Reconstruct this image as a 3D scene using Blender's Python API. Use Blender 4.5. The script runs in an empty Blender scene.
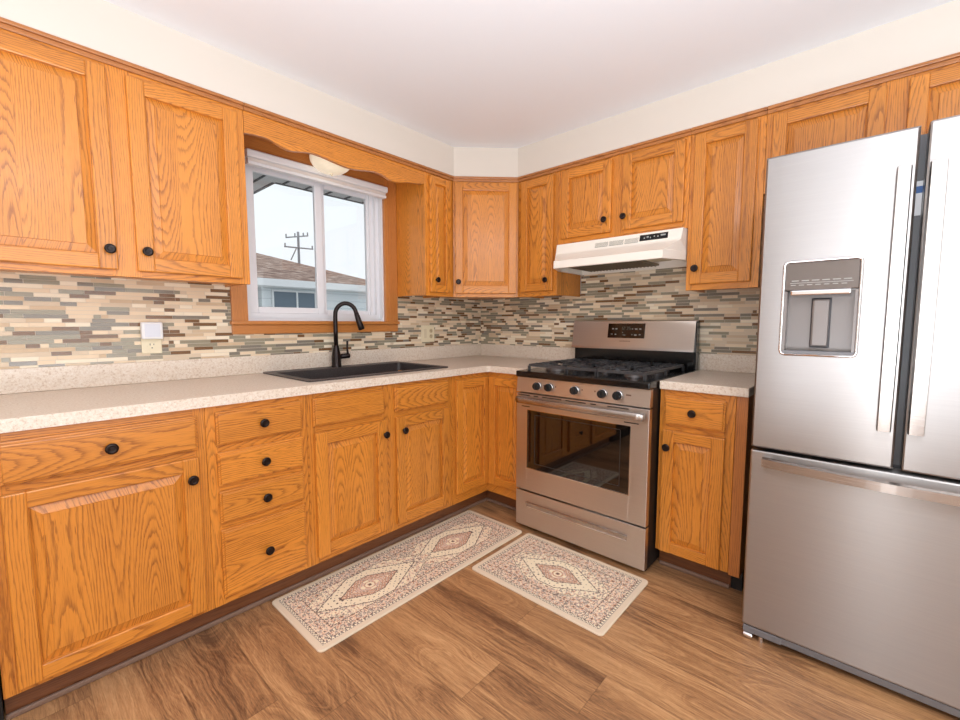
import bpy, bmesh, math, random
from mathutils import Vector, Matrix
random.seed(7)
PI = math.pi
SC = bpy.context.scene
COL = SC.collection

# ------------------------------------------------------------------ camera
cam_d = bpy.data.cameras.new('camera'); cam = bpy.data.objects.new('camera', cam_d); COL.objects.link(cam)
cam_d.sensor_width = 36.0; cam_d.lens = 431.32/960*36; cam_d.clip_start = 0.05; cam_d.clip_end = 200
cam.location = (-2.6517, -2.3948, 1.1784)
yaw, pit = math.radians(42.1828), math.radians(-4.8911)
fw = Vector((math.cos(yaw)*math.cos(pit), math.sin(yaw)*math.cos(pit), math.sin(pit)))
cam.rotation_euler = fw.to_track_quat('-Z', 'Y').to_euler()
SC.camera = cam

# ------------------------------------------------------------------ world, lights, exposure
w = bpy.data.worlds.new('sky'); SC.world = w; w.use_nodes = True
bg = w.node_tree.nodes['Background']; bg.inputs[0].default_value = (0.90, 0.95, 1.0, 1); bg.inputs[1].default_value = 1.08
def area(name, loc, rot, sx, sy, power, col=(1, 1, 1)):
    l = bpy.data.lights.new(name, 'AREA'); l.shape = 'RECTANGLE'; l.size = sx; l.size_y = sy; l.energy = power; l.color = col
    o = bpy.data.objects.new(name, l); COL.objects.link(o); o.location = loc; o.rotation_euler = rot; return o
area('overhead_fill_light', (-2.75, -3.15, 2.28), (0, 0, 0), 0.9, 0.9, 17, (0.94, 0.97, 1.0))  # added overhead fill behind the camera, no known fixture there
area('streak_fill_light', (-4.52, -2.53, 1.20), (0, math.radians(-90), 0), 1.7, 0.16, 11, (0.93, 0.97, 1.0))  # narrow added fill, placed for the vertical streak on the freezer
area('side_fill_light', (-2.2, -4.32, 1.35), (math.radians(90), 0, 0), 1.8, 1.5, 20, (0.93, 0.97, 1.0))  # added soft fill on cabinet fronts and steel, from behind the camera
area('uplight_fill_light', (-2.9, -2.8, 0.75), (math.radians(180), 0, 0), 1.8, 1.8, 97, (0.81, 0.90, 1.0))  # added uplight to brighten the ceiling, stands in for bounced flash
SC.view_settings.view_transform = 'Standard'; SC.view_settings.look = 'None'
SC.view_settings.gamma = 1.0; SC.view_settings.use_curve_mapping = False
SC.view_settings.exposure = 0.10

# ------------------------------------------------------------------ materials
def lin(c):
    return tuple(((v/255)/12.92 if v/255 <= 0.04045 else ((v/255+0.055)/1.055)**2.4) for v in c) + (1,)
class NT:
    def __init__(s, name):
        s.m = bpy.data.materials.new(name); s.m.use_nodes = True; s.t = s.m.node_tree
        s.b = s.t.nodes['Principled BSDF']
    def n(s, typ, **kw):
        nd = s.t.nodes.new(typ)
        for k, v in kw.items(): setattr(nd, k, v)
        return nd
    def L(s, a, b): s.t.links.new(a, b)
    def put(s, sock, v):
        if isinstance(v, bpy.types.NodeSocket): s.L(v, sock)
        else: sock.default_value = v
    def math(s, op, a, b=0.0, c=None):
        nd = s.n('ShaderNodeMath', operation=op); s.put(nd.inputs[0], a); s.put(nd.inputs[1], b)
        if c is not None: s.put(nd.inputs[2], c)
        return nd.outputs[0]
    def comb(s, x, y, z):
        nd = s.n('ShaderNodeCombineXYZ'); s.put(nd.inputs[0], x); s.put(nd.inputs[1], y); s.put(nd.inputs[2], z); return nd.outputs[0]
    def noise(s, vec, scale=1.0, detail=2.0, rough=0.5, dim='3D'):
        nd = s.n('ShaderNodeTexNoise', noise_dimensions=dim)
        if dim == '1D': s.put(nd.inputs['W'], vec)
        else: s.put(nd.inputs['Vector'], vec)
        nd.inputs['Scale'].default_value = scale; nd.inputs['Detail'].default_value = detail; nd.inputs['Roughness'].default_value = rough
        return nd.outputs[0]
    def white(s, v):
        nd = s.n('ShaderNodeTexWhiteNoise', noise_dimensions='1D'); s.put(nd.inputs['W'], v); return nd.outputs[0]
    def ramp(s, f, stops, interp='LINEAR'):
        nd = s.n('ShaderNodeValToRGB'); s.put(nd.inputs[0], f); cr = nd.color_ramp; cr.interpolation = interp
        while len(cr.elements) < len(stops): cr.elements.new(0.5)
        for e, (p, c) in zip(cr.elements, stops):
            e.position = p; e.color = c if len(c) == 4 else tuple(c)+(1,)
        return nd.outputs[0]
    def mix(s, f, a, b, mode='MIX'):
        nd = s.n('ShaderNodeMix', data_type='RGBA', blend_type=mode)
        s.put(nd.inputs[0], f); s.put(nd.inputs[6], a); s.put(nd.inputs[7], b); return nd.outputs[2]
    def bump(s, h, strength=0.2, dist=0.001):
        nd = s.n('ShaderNodeBump'); nd.inputs['Strength'].default_value = strength; nd.inputs['Distance'].default_value = dist
        s.put(nd.inputs['Height'], h); s.L(nd.outputs[0], s.b.inputs['Normal'])
    def obj(s):
        o = s.n('ShaderNodeTexCoord').outputs['Object']; sp = s.n('ShaderNodeSeparateXYZ'); s.L(o, sp.inputs[0])
        return o, sp.outputs[0], sp.outputs[1], sp.outputs[2]
    def set(s, **kw):
        for k, v in kw.items(): s.put(s.b.inputs[k.replace('_', ' ')], v)
        return s
def plain(name, c, rough=0.5, metal=0.0, **kw):
    t = NT(name); t.set(Base_Color=lin(c), Roughness=rough, Metallic=metal, **kw)
    # faint procedural unevenness so no surface is perfectly flat in tone
    o, x, y, z = t.obj(); f = t.noise(o, 14, 2)
    t.set(Base_Color=t.mix(t.math('MULTIPLY', f, 0.12), lin(c), tuple(v*0.8 for v in lin(c)[:3])+(1,)))
    return t.m

def oak(name, horiz=False, light=(222, 141, 52), dark=(124, 58, 14), k=0.64, along_y=False):
    t = NT(name); o, x, y, z = t.obj()
    rnd = t.n('ShaderNodeObjectInfo').outputs['Random']
    off = t.math('MULTIPLY', rnd, 37.0)
    if horiz: a, l = t.math('ADD', z, y), x
    else: a, l = t.math('ADD', x, y), z
    if along_y: a, l = t.math('ADD', x, z), y
    a = t.math('ADD', a, off); l2 = t.math('ADD', l, off)
    sw = 0.105
    q = t.math('DIVIDE', a, sw); st = t.math('FLOOR', q); sid = t.white(st)
    ac = t.math('MULTIPLY', t.math('SUBTRACT', t.math('FRACT', q), t.math('MULTIPLY_ADD', sid, 0.9, 0.05)), sw)
    warp = t.noise(t.comb(t.math('MULTIPLY', a, 14), t.math('MULTIPLY', l2, 2.2), sid), 1, 2)
    ac = t.math('MULTIPLY_ADD', t.math('SUBTRACT', warp, 0.5), 0.030, ac)
    v = t.noise(t.comb(t.math('MULTIPLY', l2, 0.9), t.math('MULTIPLY', sid, 91), 0.0), 1, 0)
    v = t.math('MULTIPLY', t.math('SUBTRACT', v, 0.34), 0.26)
    r = t.math('SQRT', t.math('ADD', t.math('MULTIPLY', ac, ac), t.math('MULTIPLY', v, v)))
    jag = t.noise(t.comb(t.math('MULTIPLY', a, 330), t.math('MULTIPLY', l2, 22), 1.0), 1, 2)
    jag2 = t.noise(t.comb(t.math('MULTIPLY', a, 60), t.math('MULTIPLY', l2, 9), 5.0), 1, 2)
    ring = t.math('FRACT', t.math('ADD', t.math('ADD', t.math('MULTIPLY', r, 150), t.math('MULTIPLY', jag, 0.65)), t.math('MULTIPLY', jag2, 0.9)))
    line = t.ramp(ring, [(0.0, (0.35,)*3), (0.10, (1,)*3), (0.34, (0.30,)*3), (0.60, (0.02,)*3), (1.0, (0.12,)*3)])
    line = t.math('MULTIPLY', line, t.math('MULTIPLY_ADD', jag2, 1.3, 0.25))
    pore = t.noise(t.comb(t.math('MULTIPLY', a, 650), t.math('MULTIPLY', l2, 16), 3.0), 1, 2)
    pore = t.ramp(pore, [(0.50, (0,)*3), (0.66, (1,)*3)])
    big = t.noise(t.comb(t.math('MULTIPLY', a, 9), t.math('MULTIPLY', l2, 1.5), sid), 1, 2)
    f = t.math('MULTIPLY', line, k)
    f = t.math('ADD', f, t.math('MULTIPLY', pore, 0.26))
    f = t.math('ADD', f, t.math('MULTIPLY', t.math('SUBTRACT', big, 0.5), 0.35))
    f = t.math('ADD', f, t.math('MULTIPLY', t.math('SUBTRACT', sid, 0.5), 0.16))
    c = t.mix(t.math('MINIMUM', t.math('MAXIMUM', f, 0.0), 1.0), lin(light), lin(dark))
    hs = t.n('ShaderNodeHueSaturation'); t.put(hs.inputs['Color'], c)
    t.put(hs.inputs['Value'], t.math('MULTIPLY_ADD', rnd, 0.14, 0.93))
    t.set(Base_Color=hs.outputs[0], Roughness=0.34); t.b.inputs['Coat Weight'].default_value = 0.25; t.b.inputs['Coat Roughness'].default_value = 0.18
    t.bump(t.math('ADD', line, pore), 0.12, 0.0006)
    return t.m
OV = oak('oak_vertical_grain'); OH = oak('oak_horizontal_grain', True)
CV = oak('casing_oak_vertical', False, (205, 132, 66), (160, 90, 38), 0.5); CH = oak('casing_oak_horizontal', True, (205, 132, 66), (160, 90, 38), 0.5)
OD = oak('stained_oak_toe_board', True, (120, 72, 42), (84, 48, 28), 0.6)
ODV = oak('stained_oak_moulding', True, (190, 122, 64), (130, 72, 34), 0.6)

def mk_floor():
    t = NT('laminate_floor'); o, x, y, z = t.obj()
    pw, pl = 0.195, 1.25
    q = t.math('DIVIDE', x, pw); r = t.math('FLOOR', q); rid = t.white(t.math('ADD', r, 0.37))
    s = t.math('ADD', t.math('DIVIDE', y, pl), t.math('MULTIPLY', rid, 7.3)); c = t.math('FLOOR', s)
    pid = t.white(t.math('ADD', t.math('MULTIPLY', r, 17.13), t.math('MULTIPLY', c, 3.71)))
    off = t.math('MULTIPLY', pid, 53.0)
    ax = t.math('MULTIPLY', t.math('SUBTRACT', t.math('FRACT', q), t.math('MULTIPLY_ADD', pid, 0.6, 0.2)), pw)
    ly = t.math('ADD', y, off)
    warp = t.noise(t.comb(t.math('MULTIPLY', x, 9), t.math('MULTIPLY', ly, 2.6), off), 1, 3)
    ax = t.math('MULTIPLY_ADD', t.math('SUBTRACT', warp, 0.5), 0.13, ax)
    v = t.math('MULTIPLY', t.math('SUBTRACT', t.noise(t.comb(t.math('MULTIPLY', ly, 1.5), off, 0.0), 1, 1), 0.4), 0.35)
    rr = t.math('SQRT', t.math('ADD', t.math('MULTIPLY', ax, ax), t.math('MULTIPLY', v, v)))
    ring = t.noise(t.math('MULTIPLY', rr, 75.0), 1, 3, 0.6, '1D')
    fine = t.noise(t.comb(t.math('MULTIPLY', x, 260), t.math('MULTIPLY', ly, 9), off), 1, 3, 0.6)
    broad = t.noise(t.comb(t.math('MULTIPLY', x, 16), t.math('MULTIPLY', ly, 1.6), off), 1, 3)
    kn = t.n('ShaderNodeTexVoronoi'); t.put(kn.inputs['Vector'], t.comb(t.math('MULTIPLY', x, 4.2), t.math('MULTIPLY', ly, 1.7), off)); kn.inputs['Scale'].default_value = 1
    knot = t.ramp(kn.outputs['Distance'], [(0.0, (1,)*3), (0.05, (0.8,)*3), (0.17, (0,)*3)])
    f = t.math('ADD', t.math('MULTIPLY', ring, 0.62), t.math('MULTIPLY', fine, 0.48))
    f = t.math('ADD', f, t.math('MULTIPLY', broad, 0.70)); f = t.math('ADD', f, t.math('MULTIPLY', t.math('SUBTRACT', pid, 0.5), 0.13))
    tiny = t.noise(t.comb(t.math('MULTIPLY', x, 520), t.math('MULTIPLY', ly, 45), off), 1, 3, 0.7)
    f = t.math('ADD', f, t.math('MULTIPLY', t.math('SUBTRACT', tiny, 0.5), 0.45))
    f = t.math('SUBTRACT', t.math('MULTIPLY', f, 1.8), 1.06); f = t.math('ADD', f, t.math('MULTIPLY', knot, 0.5))
    col = t.ramp(f, [(0.0, lin((204, 158, 112))), (0.35, lin((184, 137, 93))), (0.65, lin((156, 112, 75))), (1.0, lin((108, 74, 50)))])
    ex = t.math('ABSOLUTE', t.math('SUBTRACT', t.math('FRACT', q), 0.5)); ey = t.math('ABSOLUTE', t.math('SUBTRACT', t.math('FRACT', s), 0.5))
    seam = t.math('MAXIMUM', t.math('GREATER_THAN', ex, 0.5-0.0016/pw), t.math('GREATER_THAN', ey, 0.5-0.0018/pl))
    col = t.mix(t.math('MULTIPLY', seam, 0.3), col, lin((70, 46, 30)))
    t.set(Base_Color=col, Roughness=0.42); t.bump(t.math('SUBTRACT', fine, seam), 0.1, 0.001)
    return t.m
FLOOR = mk_floor()

def mk_counter():
    t = NT('speckled_laminate'); o, x, y, z = t.obj()
    v = t.n('ShaderNodeTexVoronoi'); t.put(v.inputs['Vector'], o); v.inputs['Scale'].default_value = 210
    a = t.noise(o, 130, 3, 0.7); b = t.noise(o, 340, 2, 0.6)
    c = t.ramp(a, [(0.30, lin((198, 172, 148))), (0.45, lin((226, 209, 190))), (0.60, lin((232, 218, 202))), (0.72, lin((240, 230, 220)))])
    c = t.mix(t.ramp(b, [(0.62, (0,)*3), (0.70, (0.6,)*3)]), c, lin((176, 142, 120)))
    t.set(Base_Color=c, Roughness=0.38); return t.m
COUNTER = mk_counter()

def mk_steel(name, c=(190, 184, 180), rough=0.36, axis='Z', vert=True):
    t = NT(name); o, x, y, z = t.obj()
    n = t.noise(t.comb(t.math('MULTIPLY', x, 5), t.math('MULTIPLY', y, 5), t.math('MULTIPLY', z, 900)), 1, 2)
    col = t.mix(n, lin(c), tuple(v*0.86 for v in lin(c)[:3])+(1,))
    t.set(Base_Color=col, Metallic=1.0, Roughness=t.math('MULTIPLY_ADD', n, 0.08, rough-0.04))
    t.b.inputs['Anisotropic'].default_value = 0.92
    t.b.inputs['Anisotropic Rotation'].default_value = 0.25
    tg = t.n('ShaderNodeTangent', direction_type='RADIAL', axis='Z'); t.L(tg.outputs[0], t.b.inputs['Tangent'])
    return t.m
STEEL = mk_steel('brushed_stainless_steel', (218, 208, 200), 0.34)
STEELF = mk_steel('brushed_fridge_steel', (176, 171, 168), 0.33)
STEEL2 = mk_steel('satin_steel_handle', (190, 182, 176), 0.26)
def mk_wall(name, c, s=0.012):
    t = NT(name); o, x, y, z = t.obj(); n = t.noise(o, 260, 3)
    t.set(Base_Color=lin(c), Roughness=0.85); t.bump(n, 0.15, 0.0006); return t.m
WALL = mk_wall('cream_wall_paint', (224, 214, 202)); CEIL = mk_wall('ceiling_paint', (243, 243, 245))
PVC = plain('white_vinyl', (236, 234, 236), 0.35); WHITE = plain('white_plastic', (240, 238, 238), 0.4)
BLIND = plain('ivory_blind_fabric', (240, 230, 222), 0.7)
HOODM = plain('almond_enamel', (250, 241, 228), 0.3); IVORY = plain('ivory_plastic', (236, 222, 190), 0.4)
BRONZE = plain('oil_rubbed_bronze', (38, 28, 26), 0.28, 0.6); BLACK = plain('black_enamel', (14, 13, 14), 0.18)
IRON = plain('cast_iron_grate', (62, 62, 64), 0.28); MATTE = plain('matte_black', (20, 19, 20), 0.5)
CAP = plain('burner_cap', (120, 118, 118), 0.3, 0.7); GREY = plain('grey_plastic', (112, 110, 112), 0.40); DGREY = plain('dark_grey_steel', (70, 68, 70), 0.4, 0.3)
DISPM = plain('dispenser_grey', (128, 120, 116), 0.3, 0.3); PANELM = plain('dispenser_panel', (120, 112, 108), 0.08, 0.7)
CHROME = plain('polished_chrome', (225, 222, 222), 0.08, 1.0); ALU = plain('hood_filter_aluminium', (136, 122, 102), 0.4, 0.6)
SHOEM = plain('taupe_shoe_moulding', (128, 100, 84), 0.5); BLUE = plain('blue_tape', (70, 110, 170), 0.5)
SINKM = NT('charcoal_composite'); _o = SINKM.obj()[0]
SINKM.set(Base_Color=SINKM.ramp(SINKM.noise(_o, 600, 2), [(0.4, lin((44, 40, 40))), (0.7, lin((82, 74, 72)))]), Roughness=0.45); SINKM = SINKM.m
SINKEDGE = plain('composite_edge', (92, 80, 76), 0.3)
GLYPH = plain('pale_panel_marks', (160, 160, 156), 0.5); GLYPHD = plain('faint_etched_marks', (120, 92, 74), 0.5)
SCREEN = plain('dark_display_glass', (12, 12, 13), 0.08)
GLASSBLK = plain('oven_glass', (10, 8, 8), 0.03, IOR=1.8)
def mk_glass():
    m = bpy.data.materials.new('window_glass'); m.use_nodes = True; t = m.node_tree; t.nodes.clear()
    out = t.nodes.new('ShaderNodeOutputMaterial'); mx = t.nodes.new('ShaderNodeMixShader'); tr = t.nodes.new('ShaderNodeBsdfTransparent')
    gl = t.nodes.new('ShaderNodeBsdfGlossy'); gl.inputs['Roughness'].default_value = 0.01; fr = t.nodes.new('ShaderNodeFresnel'); fr.inputs[0].default_value = 1.5
    tr.inputs[0].default_value = (0.97, 0.98, 0.98, 1)
    t.links.new(fr.outputs[0], mx.inputs[0]); t.links.new(tr.outputs[0], mx.inputs[1]); t.links.new(gl.outputs[0], mx.inputs[2]); t.links.new(mx.outputs[0], out.inputs[0]); return m
GLASS = mk_glass()
LAMPG = NT('frosted_lamp_glass'); LAMPG.set(Base_Color=lin((235, 222, 196)), Roughness=0.15, Emission_Color=(1.0, 0.84, 0.62, 1), Emission_Strength=0.35); LAMPG = LAMPG.m

# ------------------------------------------------------------------ mesh collector
class MB:
    def __init__(s): s.V, s.F, s.M, s.S = [], [], [], []
    def add(s, verts, faces, m=0, smooth=False):
        b = len(s.V); s.V += [tuple(v) for v in verts]
        for f in faces: s.F.append([b+i for i in f]); s.M.append(m); s.S.append(smooth)
    def box(s, x0, x1, y0, y1, z0, z1, m=0, bev=0.0, seg=2):
        if x0 > x1: x0, x1 = x1, x0
        if y0 > y1: y0, y1 = y1, y0
        if z0 > z1: z0, z1 = z1, z0
        if bev <= 0:
            v = [(x0,y0,z0),(x1,y0,z0),(x1,y1,z0),(x0,y1,z0),(x0,y0,z1),(x1,y0,z1),(x1,y1,z1),(x0,y1,z1)]
            s.add(v, [(0,3,2,1),(4,5,6,7),(0,1,5,4),(1,2,6,5),(2,3,7,6),(3,0,4,7)], m); return s
        bm = bmesh.new(); bmesh.ops.create_cube(bm, size=1)
        for v in bm.verts: v.co = Vector(((x0+x1)/2+v.co.x*(x1-x0), (y0+y1)/2+v.co.y*(y1-y0), (z0+z1)/2+v.co.z*(z1-z0)))
        bmesh.ops.bevel(bm, geom=bm.edges[:], offset=bev, segments=seg, profile=0.5, affect='EDGES')
        bm.verts.index_update(); s.add([v.co[:] for v in bm.verts], [[v.index for v in f.verts] for f in bm.faces], m); bm.free(); return s
    def lathe(s, prof, c, axis='z', n=24, m=0, smooth=True):
        c = Vector(c); V = []; F = []
        for r, h in prof:
            for k in range(n):
                a = 2*PI*k/n; p = (r*math.cos(a), r*math.sin(a), h)
                if axis == 'y': p = (p[0], -p[2], p[1])      # +h goes towards -y
                elif axis == 'x': p = (p[2], p[0], p[1])
                V.append(c+Vector(p))
        for i in range(len(prof)-1):
            for k in range(n): F.append((i*n+k, i*n+(k+1) % n, (i+1)*n+(k+1) % n, (i+1)*n+k))
        s.add(V, F, m, smooth)
        s.add(V[:n], [tuple(range(n))[::-1]], m); s.add(V[-n:], [tuple(range(n))], m); return s
    def tube(s, pts, r, n=10, m=0, smooth=True):
        P = [Vector(p) for p in pts]; R = r if isinstance(r, (list, tuple)) else [r]*len(P); V = []; F = []
        up = None
        for i, p in enumerate(P):
            t = (P[min(i+1, len(P)-1)]-P[max(i-1, 0)]).normalized()
            if up is None: up = Vector((0, 0, 1)) if abs(t.z) < .9 else Vector((1, 0, 0))
            a = t.cross(up).normalized(); b = a.cross(t).normalized(); up = b
            for k in range(n):
                q = 2*PI*k/n; V.append(p+(a*math.cos(q)+b*math.sin(q))*R[i])
        for i in range(len(P)-1):
            for k in range(n): F.append((i*n+k, i*n+(k+1) % n, (i+1)*n+(k+1) % n, (i+1)*n+k))
        F.append(tuple(range(n))[::-1]); s.add(V, F, m, smooth); s.add(V[-n:], [tuple(range(n))], m); return s
    def prism(s, poly, axis, a0, a1, m=0, smooth=False):
        # poly = 2D points in the two remaining axes (kept in x,y,z order)
        def mk(p, a): return {'x': (a, p[0], p[1]), 'y': (p[0], a, p[1]), 'z': (p[0], p[1], a)}[axis]
        n = len(poly); V = [mk(p, a0) for p in poly]+[mk(p, a1) for p in poly]
        F = [tuple(range(n)), tuple(range(n, 2*n))[::-1]]+[(i, n+i, n+(i+1) % n, (i+1) % n) for i in range(n)]
        s.add(V, F, m, smooth); return s
    def slab(s, outer, hole, z0, z1, m=0):
        """horizontal slab with a rectangular hole, hole = (x0,x1,y0,y1)"""
        bm = bmesh.new()
        def loop(pts):
            vs = [bm.verts.new((p[0], p[1], z1)) for p in pts]
            return [bm.edges.new((vs[i], vs[(i+1) % len(vs)])) for i in range(len(vs))]
        e = loop(outer)
        if hole: x0, x1, y0, y1 = hole; e += loop([(x0, y0), (x1, y0), (x1, y1), (x0, y1)])
        bmesh.ops.triangle_fill(bm, edges=e, use_beauty=True)
        bm.normal_update()
        for f in bm.faces:
            if f.normal.z < 0: f.normal_flip()
        r = bmesh.ops.extrude_face_region(bm, geom=bm.faces[:])
        for g in r['geom']:
            if isinstance(g, bmesh.types.BMVert): g.co.z = z0
        bmesh.ops.recalc_face_normals(bm, faces=bm.faces[:])
        bm.verts.index_update(); s.add([v.co[:] for v in bm.verts], [[v.index for v in f.verts] for f in bm.faces], m); bm.free(); return s

def build(name, mb, mats, parent=None, origin=(0, 0, 0), fixn=True, **props):
    if not isinstance(mats, (list, tuple)): mats = [mats]
    O = Vector(origin if parent is None else parent.get('_o', (0, 0, 0)))
    me = bpy.data.meshes.new(name); me.from_pydata([tuple(Vector(v)-O) for v in mb.V], [], mb.F)
    for m in mats: me.materials.append(m)
    me.polygons.foreach_set('material_index', mb.M); me.polygons.foreach_set('use_smooth', mb.S)
    if fixn:
        bm = bmesh.new(); bm.from_mesh(me); bmesh.ops.recalc_face_normals(bm, faces=bm.faces[:]); bm.to_mesh(me); bm.free()
    me.update()
    o = bpy.data.objects.new(name, me); COL.objects.link(o)
    if parent is not None:
        o.parent = parent; o['_o'] = tuple(O)
    else:
        o.location = O; o['_o'] = tuple(O)
    for k, v in props.items(): o[k] = v
    return o
WB = -PI/2      # rotation of things on the range wall: local x runs along the wall, local -y faces the room
def thing(name, label, cat, org=(0, 0, 0), rz=0.0, group=None):
    """org is given in the wall's own frame; all geometry of the thing is written in that same frame"""
    o = bpy.data.objects.new(name, None); COL.objects.link(o); o.empty_display_size = 0.1
    o.location = Matrix.Rotation(rz, 3, 'Z') @ Vector(org); o.rotation_euler = (0, 0, rz)
    o['_o'] = tuple(org); o['label'] = label; o['category'] = cat
    if group: o['group'] = group
    return o
def top(o, label, cat, group=None, rz=None):
    o['label'] = label; o['category'] = cat
    if group: o['group'] = group
    if rz is not None:
        o.location = Matrix.Rotation(rz, 3, 'Z') @ o.location; o.rotation_euler = (0, 0, rz)
    return o
def bits(name, boxes, mat, parent, bev=0.0):
    for b in boxes:
        m = MB(); m.box(*b, 0, bev, 1); build(name, m, mat, parent)
def struct(name, mb, mats, parent=None):
    return build(name, mb, mats, parent, **({'kind': 'structure'} if parent is None else {}))

# ------------------------------------------------------------------ shell
ZC = 2.318; XL, YB = -4.6, -4.4
m = MB(); m.box(XL-.1, .15, YB-.1, .15, -.05, 0); struct('floor', m, FLOOR)
m = MB(); m.box(XL-.1, .15, YB-.1, .15, ZC, ZC+.08); struct('ceiling', m, CEIL)
WX0, WX1, WZ0, WZ1 = -1.80, -0.955, 1.20, 2.04      # kitchen window opening
m = MB(); T = .14
m.box(XL-.1, WX0, 0, T, 0, ZC); m.box(WX1, .15, 0, T, 0, ZC); m.box(WX0, WX1, 0, T, 0, WZ0); m.box(WX0, WX1, 0, T, WZ1, ZC)
struct('wall_left', m, WALL)
m = MB(); m.box(0, .12, YB-.1, 0, 0, ZC); struct('wall_right', m, WALL)
# the two walls behind the camera, each with a glazed opening added for light
m = MB(); m.box(XL-.1, XL, YB, -3.2, 0, ZC); m.box(XL-.1, XL, -2.3, 0, 0, ZC); m.box(XL-.1, XL, -3.2, -2.3, 2.05, ZC); m.box(XL-.1, XL, -3.2, -2.3, 0, .35)
struct('wall_back', m, WALL)
m = MB(); m.box(XL-.1, -3.1, YB-.1, YB, 0, ZC); m.box(-1.3, .15, YB-.1, YB, 0, ZC); m.box(-3.1, -1.3, YB-.1, YB, 2.1, ZC); m.box(-3.1, -1.3, YB-.1, YB, 0, .5)
struct('wall_near', m, WALL)
for nm, (a, b) in (('added_window_2', ((XL-.06, XL-.02, -3.2, -2.3, .35, 2.05), 'x')), ('added_window_3', ((-3.1, -1.3, YB-.06, YB-.02, .5, 2.1), 'y'))):  # both windows are invented, put in to go with the fill lights
    x0, x1, y0, y1, z0, z1 = a; m = MB(); g = MB(); t = .05
    if b == 'x':
        m.box(x0, x1, y0, y0+t, z0+t, z1-t); m.box(x0, x1, y1-t, y1, z0+t, z1-t); m.box(x0, x1, y0, y1, z0, z0+t); m.box(x0, x1, y0, y1, z1-t, z1); g.box(x0+.015, x0+.02, y0+t, y1-t, z0+t, z1-t)
    else:
        m.box(x0, x0+t, y0, y1, z0+t, z1-t); m.box(x1-t, x1, y0, y1, z0+t, z1-t); m.box(x0, x1, y0, y1, z0, z0+t); m.box(x0, x1, y0, y1, z1-t, z1); m.box(-2.23, -2.17, y0, y1, z0+t, z1-t); g.box(x0+t, x1-t, y0+.015, y0+.02, z0+t, z1-t)
    f = struct(nm, m, PVC); struct('window_pane', g, GLASS, f)
# soffit over the cabinets (diagonal across the corner)
UT = 2.121
m = MB(); m.prism([(XL, 0), (XL, -.312), (-.610, -.312), (-.312, -.610), (-.312, YB), (0, YB), (0, 0)], 'z', UT+.014, ZC); struct('wall_soffit', m, WALL)

# ------------------------------------------------------------------ mosaic backsplash
TILES = [plain('cream_stone_tile', (238, 214, 182), 0.45), plain('tan_stone_tile', (212, 184, 150), 0.45), plain('beige_stone_tile', (222, 200, 172), 0.45),
         plain('grey_green_glass_tile', (156, 146, 124), 0.16), plain('brown_glass_tile', (126, 92, 62), 0.14), plain('slate_glass_tile', (138, 128, 114), 0.14),
         plain('pale_cream_tile', (246, 230, 204), 0.4), plain('mosaic_grout', (222, 206, 186), 0.8)]
def mosaic(name, rects, label, rz, holes=()):
    """rects in wall frame (u0,u1,z0,z1); 16.4 mm rows on one grid"""
    root_o = (rects[0][0], 0, rects[0][2]); P = .01640; Z0 = 1.0; mb = MB(); rn = random.Random(11 if rz else 5)
    U0 = min(r[0] for r in rects); U1 = max(r[1] for r in rects); ZT = max(r[3] for r in rects)
    rows = int((ZT-Z0)/P)+1; wts = [19, 11, 10, 24, 16, 11, 10]
    for (a, b, c, d) in rects: mb.box(a, b, -.006, 0, c, d, 7)
    occ = {}
    for k in range(rows):
        u = U0-rn.random()*.1; last = -1
        while u < U1:
            mt = rn.choices(range(7), wts)[0]
            if mt == last and rn.random() < .6: mt = rn.choices(range(7), wts)[0]
            last = mt
            L = rn.choice([.024, .05, .05, .075, .075, .10, .10, .125, .15]) * (0.8 if mt == 4 else 1.0)
            z0, z1 = Z0+k*P+.0009, Z0+(k+1)*P-.0009
            for (a, b, c, d) in rects:
                x0, x1, za, zb = max(u+.0009, a), min(u+L-.0009, b), max(z0, c), min(z1, d)
                if x1-x0 > .002 and zb-za > .003:
                    mb.box(x0, x1, -.0085 if mt in (3, 4, 5) else -.008, -.0055, za, zb, mt)
            u += L
    o = build(name, mb, TILES, None, root_o, fixn=False)
    return top(o, label, 'backsplash', rz=rz)
UB = 1.352
mosaic('tile_backsplash', [(-3.4, -1.878, 1.008, UB+.02), (-1.878, -.857, 1.008, 1.122), (-.857, -.009, 1.008, UB+.02)],
       'mosaic tile backsplash around the window on the sink wall', 0)
mosaic('tile_backsplash', [(.009, .922, 1.008, UB+.02), (.922, 1.682, .90, 1.66), (1.682, 2.9, 1.008, UB+.02)],
       'mosaic tile backsplash behind the gas range and under the hood', WB)

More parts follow.
